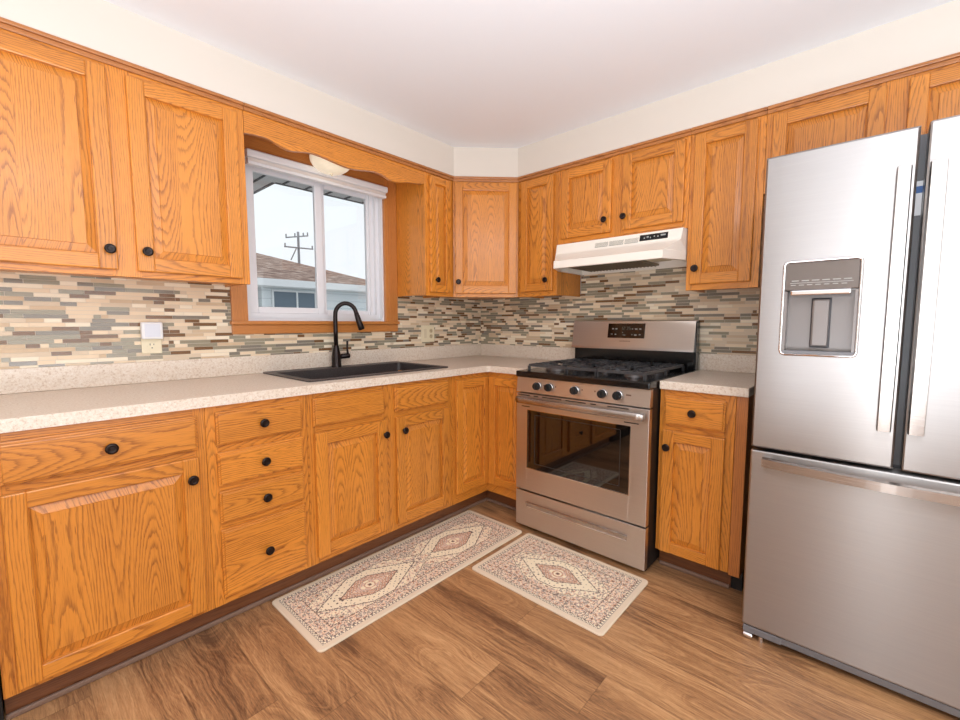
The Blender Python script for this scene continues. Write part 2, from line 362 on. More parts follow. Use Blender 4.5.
# ------------------------------------------------------------------ cabinet pieces (wall frame)
def knob(parent, u, z, y):
    m = MB(); m.lathe([(.0065, 0), (.0055, .008), (.008, .012), (.0155, .015), (.0175, .019), (.0168, .023), (.011, .026), (.0105, .0255), (.004, .0265)], (u, y, z), 'y', 20)
    return build('knob', m, BRONZE, parent)
def door(parent, u0, u1, z0, z1, yb, kn=None, name='door', sw=.056, rot=None):
    m = MB(); T = .020; yf = yb-T
    m.box(u0, u0+sw, yf, yb, z0, z1, 0, .004); m.box(u1-sw, u1, yf, yb, z0, z1, 0, .004)
    m.box(u0+sw-.0015, u1-sw+.0015, yf+.0006, yb-.0003, z0+.0006, z0+sw, 1, .004); m.box(u0+sw-.0015, u1-sw+.0015, yf+.0006, yb, z1-sw, z1-.0006, 1, .004)
    a0, a1, c0, c1 = u0+sw-.004, u1-sw+.004, z0+sw-.004, z1-sw+.004; g = .006; s = min(.026, (a1-a0)*.22)
    yr = yf+.013; yt = yf+.002
    rings = [((a0, a1, c0, c1), yr), ((a0+g, a1-g, c0+g, c1-g), yr), ((a0+g+s, a1-g-s, c0+g+s, c1-g-s), yt+.0034), ((a0+g+s+.0012, a1-g-s-.0012, c0+g+s+.0012, c1-g-s-.0012), yt)]
    V = []
    for (p, q, r, t), y in rings: V += [(p, y, r), (q, y, r), (q, y, t), (p, y, t)]
    F = [(12, 13, 14, 15)]
    for k in range(3):
        for i in range(4): F.append((k*4+i, k*4+(i+1) % 4, k*4+4+(i+1) % 4, k*4+4+i))
    m.add(V, F, 0)
    m.box(a0, a1, yb-.004, yb, c0, c1, 0)
    d = build(name, m, [OV, OH], parent, fixn=False)
    if kn: knob(d, kn[0], kn[1], yf)
    return d
def drawer(parent, u0, u1, z0, z1, yb, kn=True, name='drawer'):
    m = MB(); m.box(u0, u1, yb-.013, yb, z0, z1, 0, .003); m.box(u0+.007, u1-.007, yb-.020, yb-.010, z0+.007, z1-.007, 0, .004)
    d = build(name, m, OH, parent)
    if kn: knob(d, (u0+u1)/2, (z0+z1)/2, yb-.020)
    return d
def frame(parent, u0, u1, z0, z1, yb, stiles, rails, name='face_frame', th=.019):
    """stiles: list of (u0,u1[,z0,z1]); rails: list of (z0,z1[,u0,u1])"""
    m = MB()
    for s in stiles: m.box(s[0], s[1], yb-th, yb, s[2] if len(s) > 2 else z0, s[3] if len(s) > 2 else z1, 0, .0008, 1)
    for r in rails: m.box((r[2] if len(r) > 2 else u0)+.004, (r[3] if len(r) > 2 else u1)-.004, yb-th+.0005, yb-.0005, r[0], r[1], 1, .0008, 1)
    return build(name, m, [OV, OH], parent)
def carcass(parent, u0, u1, z0, z1, d, t=.012, y0=-.010, botlift=0.0, name='cabinet_box', lid=True):
    m = MB(); m.box(u0, u0+t, -d, y0, z0, z1); m.box(u1-t, u1, -d, y0, z0, z1)
    m.box(u0+t, u1-t, -d, y0, z0+botlift, z0+botlift+t, 1); 
    if lid: m.box(u0+t, u1-t, y0-.006, y0, z0+botlift+t, z1-t); m.box(u0+t, u1-t, -d, y0, z1-t, z1, 1)
    return build(name, m, [OV, OH], parent)
BD = .591; BF = -BD; BZ0, BZ1 = .100, .873     # base box depth; frame front at -.610
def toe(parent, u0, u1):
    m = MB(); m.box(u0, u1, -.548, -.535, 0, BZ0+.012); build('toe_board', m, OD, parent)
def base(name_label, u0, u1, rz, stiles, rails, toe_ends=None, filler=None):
    t = thing('base_cabinet', name_label, 'cabinet', (u0, 0, 0), rz, 'oak base cabinets')
    carcass(t, u0+.001, u1-.001, BZ0+.004, BZ1-.001, BD, y0=-.012, lid='sink' not in name_label)
    frame(t, u0+.0005, u1-.0005, BZ0, BZ1, BF, stiles, rails); te = toe_ends or (u0, u1); toe(t, te[0], te[1]); return t

# sink wall, left to right
t = base('oak base cabinet with a single wide drawer over one door, far left', -2.718, -2.178, 0, [(-2.7175, -2.675), (-2.215, -2.1785)], [(BZ0, .13), (.69, .735), (.84, BZ1)])
drawer(t, -2.686, -2.205, .722, .848, BF-.019); d = door(t, -2.686, -2.207, .118, .698, BF-.019, (-2.233, .624), sw=.050)
t = base('oak base cabinet with a stack of four drawers', -2.178, -1.797, 0, [(-2.1775, -2.140), (-1.828, -1.7975)], [(BZ0, .135), (.39, .43), (.54, .575), (.69, .735), (.84, BZ1)])
for z0, z1 in ((.724, .850), (.568, .696), (.422, .546), (.130, .398)): drawer(t, -2.147, -1.821, z0, z1, BF-.019)
t = base('oak sink base cabinet with two doors below two blank drawer fronts', -1.797, -.925, 0, [(-1.7965, -1.755), (-1.41, -1.325), (-.975, -.9255)], [(BZ0, .135), (.69, .735), (.84, BZ1)])
drawer(t, -1.772, -1.402, .727, .853, BF-.019, False, 'false_drawer_front'); drawer(t, -1.338, -.964, .727, .855, BF-.019, False, 'false_drawer_front')
door(t, -1.768, -1.394, .130, .698, BF-.019, (-1.409, .627)); door(t, -1.334, -.962, .130, .698, BF-.019, (-1.292, .627))
# corner cabinet (L-shaped, hinged pair of doors)
t = thing('corner_cabinet', 'oak L-shaped corner base cabinet with two folding doors and no knobs', 'cabinet', (0, 0, 0))
m = MB(); m.box(-.924, -.912, -BD, -.012, BZ0+.004, BZ1-.001); m.box(-BD, -.012, -.920, -.908, BZ0+.004, BZ1-.001)
m.box(-.912, -.012, -BD, -.012, BZ0+.004, BZ0+.016, 1); m.box(-BD, -.012, -.908, -BD, BZ0+.004, BZ0+.016, 1)
build('cabinet_box', m, [OV, OH], t)
m = MB(); m.box(-.9245, -.900, -.610, -BD, BZ0, BZ1, 0); m.box(-.900, -.610, -.6095, -BD, BZ0, .168, 1); m.box(-.900, -.610, -.6095, -BD, .838, BZ1, 1)
m.box(-.610, -BD, -.920, -.900, BZ0, BZ1, 0); m.box(-.6095, -BD, -.900, -.6095, BZ0, .168, 1); m.box(-.6095, -BD, -.900, -.6095, .838, BZ1, 1)
build('face_frame', m, [OV, OH], t)
door(t, -.903, -.6115, .160, .845, -.611, sw=.052)
dR = door(t, .634, .905, .160, .845, -.611, sw=.052); dR.rotation_euler = (0, 0, WB)
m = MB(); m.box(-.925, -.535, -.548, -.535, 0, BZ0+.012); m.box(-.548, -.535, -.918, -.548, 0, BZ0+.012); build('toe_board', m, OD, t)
# right of the range
t = base('narrow oak base cabinet with one drawer and one door between range and fridge', 1.682, 1.993, WB, [(1.6825, 1.712), (1.952, 1.9925)], [(BZ0, .115), (.68, .72), (.845, BZ1)])
drawer(t, 1.704, 1.957, .714, .848, BF-.019); door(t, 1.702, 1.960, .106, .688, BF-.019, (1.726, .610), sw=.052)
m = MB(); m.box(1.9935, 2.036, -.609, -.012, .092, BZ1, 0, .001, 1); top(build('filler_panel', m, ODV and oak('side_panel_oak', False, (196, 122, 60), (140, 80, 38), .7), None, (1.9935, 0, .092)), 'darker oak end panel beside the narrow base cabinet, facing the fridge', 'panel', rz=WB)
m = MB(); m.box(1.9935, 2.036, -.54, -.012, 0, .0915); top(build('panel_foot', m, MATTE, None, (1.9935, 0, 0)), 'dark block under the oak end panel beside the fridge', 'block', rz=WB)
# shoe mouldings at the toe boards
def shoe(pts, label, rz=0):
    m = MB()
    for (a, b, c, d) in pts:
        m.box(a, b, c, d, 0, .019, 0, .006, 3)
    top(build('shoe_moulding', m, SHOEM, None, (pts[0][0], pts[0][3], 0)), label, 'moulding', rz=rz)
shoe([(-2.720, -.5485, -.562, -.5485), (-.562, -.5485, -.918, -.55)], 'long taupe shoe moulding along the floor under the sink-wall cabinets')
shoe([(1.684, 1.992, -.562, -.5485)], 'short taupe shoe moulding under the narrow cabinet beside the fridge', WB)
# appliance past the left end of the cabinets
t = thing('dishwasher', 'black dishwasher at the far left edge under the counter', 'dishwasher', (-3.32, 0, 0))
m = MB(); m.box(-3.318, -2.722, -.58, -.02, .02, .868); build('body', m, MATTE, t)
m = MB(); m.box(-3.316, -2.724, -.612, -.5805, .11, .868, 0, .004); build('door', m, BLACK, t)
m = MB(); m.tube([(-3.25, -.645, .80), (-2.79, -.645, .80)], .010); m.tube([(-3.2, -.611, .80), (-3.2, -.645, .80)], .007); m.tube([(-2.84, -.611, .80), (-2.84, -.645, .80)], .007); build('handle', m, BLACK, t)
m = MB(); m.box(-3.31, -2.73, -.54, -.50, 0, .0195); build('kick_plate', m, MATTE, t)

# ------------------------------------------------------------------ upper cabinets
def crown(parent, u0, u1):
    m = MB(); m.box(u0, u1, -.322, -.300, UT-.002, UT+.012, 0, .003); m.box(u0, u1, -.315, -.306, UT-.018, UT-.002, 0, .002); build('top_moulding', m, ODV, parent)
def upper(label, u0, u1, z0, rz, stiles, rails, wall_lift=.018, crown_ends=None):
    t = thing('upper_cabinet', label, 'cabinet', (u0, 0, z0), rz, 'oak upper cabinets')
    carcass(t, u0+.001, u1-.001, z0+.004, UT-.003, .286, botlift=.012)
    frame(t, u0+.0005, u1-.0005, z0, UT-.0025, -.286, stiles, rails); c = crown_ends or (u0+.0005, u1-.0005); crown(t, *c); return t
DZ0, DZ1 = 1.375, 2.088; YD = -.305
t = upper('wide oak upper cabinet with two doors, left of the window', -2.765, -1.888, UB, 0, [(-2.764, -2.715), (-2.365, -2.28), (-1.93, -1.8885)], [(UB, 1.395), (2.07, UT-.0025)])
door(t, -2.728, -2.350, DZ0, DZ1, YD, (-2.373, 1.446), sw=.054); door(t, -2.293, -1.921, DZ0, DZ1-.006, YD, (-2.263, 1.449), sw=.054)
t = upper('narrow oak upper cabinet between the window and the corner', -.855, -.612, UB, 0, [(-.8545, -.815), (-.648, -.6125)], [(UB, 1.395), (2.07, UT-.0025)], crown_ends=(-.8545, -.6085))
door(t, -.824, -.645, DZ0, DZ1+.004, YD, (-.780, 1.452), sw=.046)
# diagonal corner cabinet
t = thing('corner_cabinet', 'diagonal oak corner upper cabinet with one lighter door', 'cabinet', (0, 0, UB))
m = MB(); P5 = [(-.611, -.012), (-.611, -.290), (-.290, -.610), (-.012, -.610), (-.012, -.012)]
m.prism(P5, 'z', UB+.016, UB+.028, 1); m.prism(P5, 'z', UT-.016, UT-.004, 1)
m.box(-.6110, -.600, -.290, -.012, UB+.028, UT-.016, 0); m.box(-.290, -.012, -.610, -.599, UB+.028, UT-.016, 0); m.box(-.6, -.012, -.016, -.012, UB+.028, UT-.016)
build('cabinet_box', m, [OV, OH], t)
# frame + door are written in a frame whose local x runs along the diagonal
cx, cy = -.4585, -.4585; hw = math.hypot(.305, .305)/2
R45 = -PI/4
def diag(o):
    o.location = Vector((cx, cy, UB)); o.rotation_euler = (0, 0, R45); return o
def dpart(name, mb, mats, parent):
    o = build(name, mb, mats, None, (0, 0, UB)); o.parent = parent; o.location = Vector((cx, cy, 0)); o.rotation_euler = (0, 0, R45); o['_o'] = (0, 0, UB); return o
m = MB(); m.box(-hw, -hw+.03, -.002, .017, UB, UT-.003, 0); m.box(hw-.03, hw, -.002, .017, UB, UT-.003, 0); m.box(-hw+.03, hw-.03, -.0015, .0165, UB, 1.395, 1); m.box(-hw+.03, hw-.03, -.0015, .0165, 2.07, UT-.003, 1)
dpart('face_frame', m, [OV, OH], t)
m = MB(); m.box(-hw, hw, -.014, .008, UT-.002, UT+.012, 0, .003); m.box(-hw, hw, -.010, -.002, UT-.018, UT-.002, 0, .002); dpart('top_moulding', m, ODV, t)
dd = door(t, -hw+.012, hw-.012, DZ0, DZ1+.006, -.002, (-hw+.034, 1.450), sw=.052)
dd.location = Vector((cx, cy, -UB)) + Vector((0, 0, 0)); dd.rotation_euler = (0, 0, R45)
dd.location = Vector((cx, cy, 0))
# range wall uppers
t = upper('narrow oak upper cabinet between the corner and the range hood', .612, .918, UB, WB, [(.6125, .650), (.880, .9175)], [(UB, 1.395), (2.07, UT-.0025)], crown_ends=(.6085, .9175))
door(t, .646, .893, DZ0+.008, DZ1+.004, YD, (.852, 1.450), sw=.050)
t = upper('short oak upper cabinet with two doors above the range hood', .918, 1.680, 1.656, WB, [(.9185, .965), (1.26, 1.345), (1.645, 1.6795)], [(1.656, 1.70), (2.07, UT-.0025)])
door(t, .950, 1.272, 1.690, DZ1+.002, YD, (1.240, 1.760), sw=.052); door(t, 1.337, 1.658, 1.690, DZ1+.002, YD, (1.352, 1.760), sw=.052)
t = upper('narrow oak upper cabinet between the range hood and the fridge', 1.680, 1.996, 1.343, WB, [(1.6805, 1.715), (1.950, 1.9955)], [(1.343, 1.385), (2.07, UT-.0025)])
door(t, 1.702, 1.966, 1.372, DZ1+.004, YD, (1.728, 1.448), sw=.052)
t = upper('wide oak upper cabinet above the fridge', 1.996, 2.900, 1.760, WB, [(1.9965, 2.035), (2.37, 2.465), (2.85, 2.8995)], [(1.760, 1.80), (2.07, UT-.0025)])
door(t, 2.021, 2.386, 1.785, DZ1, YD, None, sw=.052); door(t, 2.448, 2.815, 1.785, DZ1, YD, None, sw=.052)

# ------------------------------------------------------------------ window, casing, blind
f = MB(); yo0, yo1 = .03, .10
f.box(WX0, WX1, yo0, yo1, WZ0, WZ0+.032); f.box(WX0, WX1, yo0, yo1, WZ1-.04, WZ1); f.box(WX0, WX0+.030, yo0, yo1, WZ0+.032, WZ1-.04); f.box(WX1-.034, WX1, yo0, yo1, WZ0+.032, WZ1-.04)
f.box(WX1-.060, WX1-.0341, .055, yo1-.001, WZ0+.033, WZ1-.041)
win = struct('window_1', f, PVC)
def sash(nm, x0, x1, y0, y1, s, r):
    m = MB(); z0, z1 = WZ0+.032, WZ1-.04
    m.box(x0, x0+s, y0, y1, z0, z1, 0, .003); m.box(x1-s, x1, y0, y1, z0, z1, 0, .003); m.box(x0+s, x1-s, y0+.001, y1-.001, z0, z0+r, 0, .003); m.box(x0+s, x1-s, y0+.001, y1-.001, z1-r, z1, 0, .003)
    b = struct(nm, m, PVC, win)
    g = MB(); g.box(x0+s, x1-s, (y0+y1)/2-.002, (y0+y1)/2+.002, z0+r, z1-r); build('glass_pane', g, GLASS, b)
sash('sliding_sash', WX0+.030, -1.352, .035, .060, .042, .034); sash('fixed_sash', -1.362, WX1-.034, .066, .092, .042, .026)
# jamb liner and oak casing around the window
m = MB()
m.box(WX0-.003, WX0, -.004, .03, WZ0, WZ1, 0)
c = MB(); c.box(-1.878, WX0-.002, -.022, 0, WZ0-.012, WZ1+.076, 0, .002); c.box(WX1+.002, -.857, -.022, 0, WZ0-.012, WZ1+.076, 0, .002)
c.box(WX1+.03, WX1+.036, -.026, -.020, WZ0-.012, WZ1+.07, 0, .001)
c.box(WX0-.002, WX1+.002, -.022, 0, WZ1, WZ1+.076, 1, .002)
c.box(-1.885, -.850, -.034, -.0, WZ0-.030, WZ0-.010, 1, .003); c.box(-1.879, -.856, -.020, 0, 1.122, WZ0-.030, 1, .003)
top(build('window_casing', c, [CV, CH], None, (-1.878, 0, 1.122)), 'oak casing and sill board around the kitchen window', 'window trim')
m = MB(); m.box(WX0, WX1, -.003, .03, WZ0-.0098, WZ0, 0); m.box(WX0-.001, WX0+.012, -.003, .0298, WZ0+.0002, WZ1); m.box(WX1-.012, WX1+.001, -.003, .0298, WZ0+.0002, WZ1); struct('jamb_liner', m, PVC, win)
t = thing('window_blind', 'raised ivory window blind in a white cassette at the top of the window', 'blind', (-1.79, 0, 1.975))
m = MB(); m.prism([(-.028, 2.000), (-.070, 2.000), (-.076, 2.006), (-.076, 2.030), (-.070, 2.036), (-.028, 2.036)], 'x', -1.792, -.962); build('head_rail', m, WHITE, t)
m = MB()
for k in range(3): m.prism([(-.034, 1.9815+k*.006), (-.060, 1.9815+k*.006), (-.064, 1.9842+k*.006), (-.060, 1.987+k*.006), (-.034, 1.987+k*.006)], 'x', -1.786, -.968)
build('folded_fabric', m, BLIND, t)
m = MB(); m.box(-1.788, -.966, -.068, -.030, 1.966, 1.981, 0, .003); build('bottom_rail', m, WHITE, t)

# scalloped valance board between the uppers
pts = [(-1.887, 2.012), (-1.834, 2.017), (-1.80, 2.019), (-1.770, 2.014), (-1.739, 2.003), (-1.71, 1.995), (-1.685, 1.993), (-1.655, 1.997), (-1.62, 2.005), (-1.58, 2.011), (-1.52, 2.009),
       (-1.44, 1.999), (-1.375, 1.993), (-1.31, 1.999), (-1.24, 2.011), (-1.19, 2.014), (-1.16, 2.010), (-1.125, 1.999), (-1.09, 1.992), (-1.06, 1.993), (-1.02, 2.001), (-.985, 2.010), (-.94, 2.017), (-.90, 2.021), (-.856, 2.032)]
def smooth(p, n=3):
    out = []
    for i in range(len(p)-1):
        p0, p1, p2, p3 = p[max(i-1, 0)], p[i], p[i+1], p[min(i+2, len(p)-1)]
        for k in range(n):
            q = k/n; out.append(tuple(.5*((2*b)+(-a+c_)*q+(2*a-5*b+4*c_-d_)*q*q+(-a+3*b-3*c_+d_)*q**3) for a, b, c_, d_ in zip(p0, p1, p2, p3)))
    return out+[p[-1]]
sp = smooth(pts)
t = thing('valance_board', 'scalloped oak valance board above the window', 'valance', (-1.887, -.30, 2.0))
m = MB()
V = []; n = len(sp)
for y in (-.305, -.286):
    for (x, z) in sp: V.append((x, y, z))
    for (x, z) in sp: V.append((x, y, UT-.003))
F = []
for i in range(n-1):
    F += [(i, i+1, n+i+1, n+i), (2*n+i+1, 2*n+i, 3*n+i, 3*n+i+1), (i, 2*n+i, 2*n+i+1, i+1), (n+i, n+i+1, 3*n+i+1, 3*n+i)]
F += [(0, n, 3*n, 2*n), (n-1, 3*n-1, 4*n-1, 2*n-1)]
m.add(V, F); build('board', m, OH, t); crown(t, -1.8875, -.8555)
m = MB(); m.box(-1.887, -.856, -.285, -.024, UT-.012, UT-.0005); build('top_board', m, CH, t)
t = thing('ceiling_light', 'small cream glass dome light behind the scalloped valance', 'light', (-1.392, -.160, 2.0))
m = MB(); m.lathe([(.085, 2.090), (.085, 2.108)], (-1.392, -.160, 0), 'z', 28); build('base_plate', m, IVORY, t)
m = MB(); pr_ = []
for k in range(11):
    a = PI/2*k/10; pr_.append((max(.001, .112*math.sin(a)), 2.068-.078*math.cos(a)))
pr_ += [(.108, 2.082), (.090, 2.0895)]
m.lathe(pr_, (-1.392, -.160, 0), 'z', 32); build('glass_shade', m, LAMPG, t)
m = MB(); m.lathe([(.002, 1.978), (.007, 1.982), (.007, 1.990)], (-1.392, -.160, 0), 'z', 12); build('finial', m, IVORY, t)

# ------------------------------------------------------------------ countertops
CT, CB = .914, .876
t = thing('countertop', 'long L-shaped speckled beige countertop with the black sink set in it', 'countertop', (-3.34, 0, CB))
SX0, SX1, SY0, SY1 = -1.750, -.888, -.548, -.032
m = MB(); m.slab([(-3.34, 0), (-3.34, -.635), (-.655, -.635), (-.645, -.638), (-.638, -.645), (-.635, -.655), (-.635, -.921), (0, -.921), (0, 0)], (SX0+.02, SX1-.02, SY0+.02, SY1-.02), CB-.0, CT); build('counter_top', m, COUNTER, t)
m = MB(); m.box(-3.34, -.0205, -.020, 0, CT+.0005, 1.008, 0, .003); m.box(-.020, 0, -.921, -.0, CT+.0005, 1.008, 0, .003); build('splash_strip', m, COUNTER, t)
t = thing('countertop', 'short speckled beige countertop between the range and the fridge', 'countertop', (1.684, 0, CB), WB)
m = MB(); m.box(1.684, 2.040, -.635, 0, CB, CT, 0, .003); build('counter_top', m, COUNTER, t)
m = MB(); m.box(1.684, 2.040, -.020, 0, CT+.0005, 1.008, 0, .003); build('splash_strip', m, COUNTER, t)

# ------------------------------------------------------------------ sink and faucet
t = thing('kitchen_sink', 'black composite drop-in sink set in the long countertop', 'sink', (SX0, SY1, CT))
ZR = .922; bx0, bx1, by0, by1 = SX0+.034, SX1-.034, SY0+.030, SY1-.085; d0 = .735
m = MB()
def rr(x0, x1, y0, y1, r, z, n=5):
    out = []
    for (cx_, cy_, a0) in ((x1-r, y1-r, 0), (x0+r, y1-r, PI/2), (x0+r, y0+r, PI), (x1-r, y0+r, 1.5*PI)):
        for k in range(n+1): a = a0+PI/2*k/n; out.append((cx_+r*math.cos(a), cy_+r*math.sin(a), z))
    return out
loops = [rr(SX0, SX1, SY0, SY1, .012, CT+.0008), rr(SX0, SX1, SY0, SY1, .012, ZR-.003), rr(SX0+.004, SX1-.004, SY0+.004, SY1-.004, .010, ZR), rr(bx0-.003, bx1+.003, by0-.003, by1+.003, .022, ZR),
         rr(bx0, bx1, by0, by1, .020, ZR-.004), rr(bx0+.01, bx1-.01, by0+.01, by1-.01, .030, d0+.02), rr(bx0+.03, bx1-.03, by0+.03, by1-.03, .030, d0)]
N = len(loops[0]); V = [p for l in loops for p in l]; F = []
for i in range(len(loops)-1):
    for k in range(N): F.append((i*N+k, i*N+(k+1) % N, (i+1)*N+(k+1) % N, (i+1)*N+k))
F.append(tuple(range((len(loops)-1)*N, len(loops)*N)))
m.add(V, F); build('basin', m, SINKM, t, fixn=False)
m = MB(); lp = rr(SX0+.002, SX1-.002, SY0+.002, SY1-.002, .011, ZR-.0015); m.tube(lp+[lp[0]], .0026, 6); build('rim_edge', m, SINKEDGE, t)
m = MB(); m.lathe([(.045, d0+.001), (.045, d0+.004), (.02, d0+.002)], ((bx0+bx1)/2, (by0+by1)/2, 0), 'z', 20); build('drain', m, BRONZE, t)
FX, FY = -1.350, -.080
t = thing('kitchen_faucet', 'dark bronze gooseneck kitchen faucet standing behind the sink', 'faucet', (FX, FY, ZR))
m = MB(); m.lathe([(.029, ZR), (.029, ZR+.006), (.0265, ZR+.012), (.0265, ZR+.060), (.023, ZR+.085), (.0165, ZR+.115), (.0155, ZR+.125)], (FX, FY, 0), 'z', 24); build('body', m, BRONZE, t)
m = MB(); P = [(FX, FY, 1.04), (FX, FY, 1.14), (FX, FY, 1.215)]; rA = .060; dx, dy = .93, -.37
for k in range(1, 13):
    a = PI*.93*k/12; q = rA*(1-math.cos(a)); P.append((FX+dx*q, FY+dy*q, 1.225+rA*1.15*math.sin(a)))
m.tube(P, .0125, 14); build('spout', m, BRONZE, t)
e = Vector(P[-1]); dirn = (Vector(P[-1])-Vector(P[-2])).normalized()
m = MB(); m.tube([e, e+dirn*.02, e+dirn*.06, e+dirn*.10, e+dirn*.105], [.0130, .0150, .0170, .0195, .0170], 14); build('spray_head', m, BRONZE, t)
m = MB(); m.tube([(FX+.02, FY, ZR+.060), (FX+.082, FY, ZR+.063)], [.014, .016], 12); m.tube([(FX+.076, FY, ZR+.065), (FX+.072, FY, ZR+.105), (FX+.074, FY, ZR+.150)], [.0075, .0055, .0065], 10); build('handle', m, BRONZE, t)

# ------------------------------------------------------------------ outlets
t = thing('power_outlet', 'ivory power outlet left of the window, below a plugged-in white night light', 'outlet', (-2.21, -.009, 1.043))
m = MB(); m.box(-2.246, -2.172, -.0150, -.009, 1.043, 1.160, 0, .0025); m.lathe([(.0165, 0), (.0165, .002)], (-2.209, -.0150, 1.078), 'y', 20); build('cover_plate', m, IVORY, t)
bits('socket_slot', [(-2.217, -2.2145, -.0176, -.0165, 1.079, 1.088), (-2.2035, -2.201, -.0176, -.0165, 1.080, 1.087), (-2.2115, -2.2065, -.0176, -.0165, 1.066, 1.0705)], MATTE, t)
t = thing('night_light', 'square white night light plugged into the left outlet', 'night light', (-2.209, -.018, 1.105))
m = MB(); m.box(-2.248, -2.170, -.046, -.0155, 1.108, 1.183, 0, .006); build('housing', m, WHITE, t)
m = MB(); m.box(-2.237, -2.181, -.0475, -.0455, 1.118, 1.174, 0, .0008); build('lens', m, plain('night_light_lens', (222, 224, 232), .3), t)
t = thing('power_outlet', 'double ivory switch and outlet plate right of the window', 'outlet', (-.58, -.009, 1.04))
m = MB(); m.box(-.648, -.524, -.0150, -.009, 1.042, 1.163, 0, .0025); build('cover_plate', m, IVORY, t)
m = MB(); m.box(-.626, -.600, -.0168, -.0145, 1.070, 1.136, 0, .001); build('rocker_switch', m, plain('rocker', (224, 208, 176), .4), t)
m = MB(); m.lathe([(.0155, 0), (.0155, .002)], (-.558, -.0145, 1.083), 'y', 18); m.lathe([(.0155, 0), (.0155, .002)], (-.558, -.0145, 1.122), 'y', 18); build('socket', m, plain('socket_face', (206, 184, 146), .4), t)
for zz in (1.083, 1.122): bits('socket_slot', [(-.565, -.563, -.0172, -.0163, zz, zz+.008), (-.553, -.551, -.0172, -.0163, zz, zz+.008), (-.560, -.556, -.0172, -.0163, zz-.008, zz-.004)], MATTE, t)

# ------------------------------------------------------------------ range hood
t = thing('range_hood', 'almond under-cabinet range hood above the gas range', 'range hood', (1.299, -.0, 1.49), WB)
h0, h1 = .925, 1.674; s0, s1 = .985, 1.612; zt = 1.6545; zb = 1.498
def hood_loop(x0, x1, f0, f1, yb, yf, z, back=-.010):
    return [(x0, back, z), (x0, yb, z), (f0, yf, z), (f1, yf, z), (x1, yb, z), (x1, back, z)]
m = MB()
LP = [hood_loop(h0, h1, h0+.010, h1-.006, -.300, -.338, zt), hood_loop(h0, h1, h0+.012, h1-.010, -.300, -.352, 1.600), hood_loop(h0, h1, h0+.014, h1-.012, -.300, -.358, 1.592),
      hood_loop(h0, h1, s0, s1, -.300, -.440, 1.545), hood_loop(h0, h1, s0, s1, -.300, -.452, 1.540), hood_loop(h0, h1, s0, s1, -.300, -.452, zb+.002), hood_loop(h0, h1, s0, s1, -.300, -.450, zb)]
N = 6; V = [p for l in LP for p in l]; F = [tuple(range(6))]
for i in range(len(LP)-1):
    for k in range(N): F.append((i*N+k, i*N+(k+1) % N, (i+1)*N+(k+1) % N, (i+1)*N+k))
b0 = len(V); inn = hood_loop(h0+.018, h1-.018, s0+.018, s1-.018, -.292, -.432, zb, -.03); inn2 = [(x, y, 1.545) for x, y, z in inn]
V += inn+inn2; o_ = (len(LP)-1)*N
for k in range(N): F.append((o_+k, o_+(k+1) % N, b0+(k+1) % N, b0+k)); F.append((b0+k, b0+(k+1) % N, b0+N+(k+1) % N, b0+N+k))
F.append(tuple(range(b0+N, b0+2*N)))
m.add(V, F); build('hood_shell', m, HOODM, t)
m = MB(); m.box(1.02, 1.455, -.42, -.06, 1.512, 1.522)
for k in range(20): m.box(1.025+k*.0215, 1.031+k*.0215, -.418, -.062, 1.508, 1.512)
build('grease_filter', m, ALU, t)
m = MB(); m.box(1.475, 1.58, -.38, -.22, 1.512, 1.528, 0, .004); build('lamp_lens', m, plain('hood_lamp_lens', (210, 196, 160), .3), t)
def hy(z): return -.338-(zt-z)/(zt-1.600)*.014
for (a, b) in ((1.195, 1.272), (1.280, 1.362), (1.370, 1.445)):
    m = MB(); m.add([(a, hy(1.604)-.0008, 1.607), (b, hy(1.604)-.0008, 1.607), (b, hy(1.634)-.0008, 1.634), (a, hy(1.634)-.0008, 1.634)], [(0, 1, 2, 3)], 0)
    for k in range(5): z = 1.6105+k*.005; m.box(a+.001, b-.001, hy(z)-.003, hy(z)-.0005, z, z+.0022, 1)
    build('vent_grille', m, [plain('vent_grey', (150, 150, 140), .5), HOODM], t)
m = MB(); a, b = 1.452, 1.598; z0, z1 = 1.611, 1.643
V = [(a, hy(z0)-.0015, z0), (b, hy(z0)-.0015, z0), (b, hy(z1)-.0015, z1), (a, hy(z1)-.0015, z1), (a, hy(z0)+.004, z0), (b, hy(z0)+.004, z0), (b, hy(z1)+.004, z1), (a, hy(z1)+.004, z1)]
m.add(V, [(0, 1, 2, 3), (4, 7, 6, 5), (0, 4, 5, 1), (1, 5, 6, 2), (2, 6, 7, 3), (3, 7, 4, 0)]); cp = build('control_panel', m, SCREEN, t)
bits('switch', [(u, u+w_, hy(z)-.0030, hy(z)-.0010, z, z+h_) for (u, z, w_, h_) in ((1.475, 1.622, .006, .006), (1.490, 1.624, .010, .010), (1.508, 1.620, .004, .008), (1.527, 1.626, .006, .006), (1.545, 1.623, .007, .007), (1.562, 1.627, .024, .008))], GLYPH, cp)

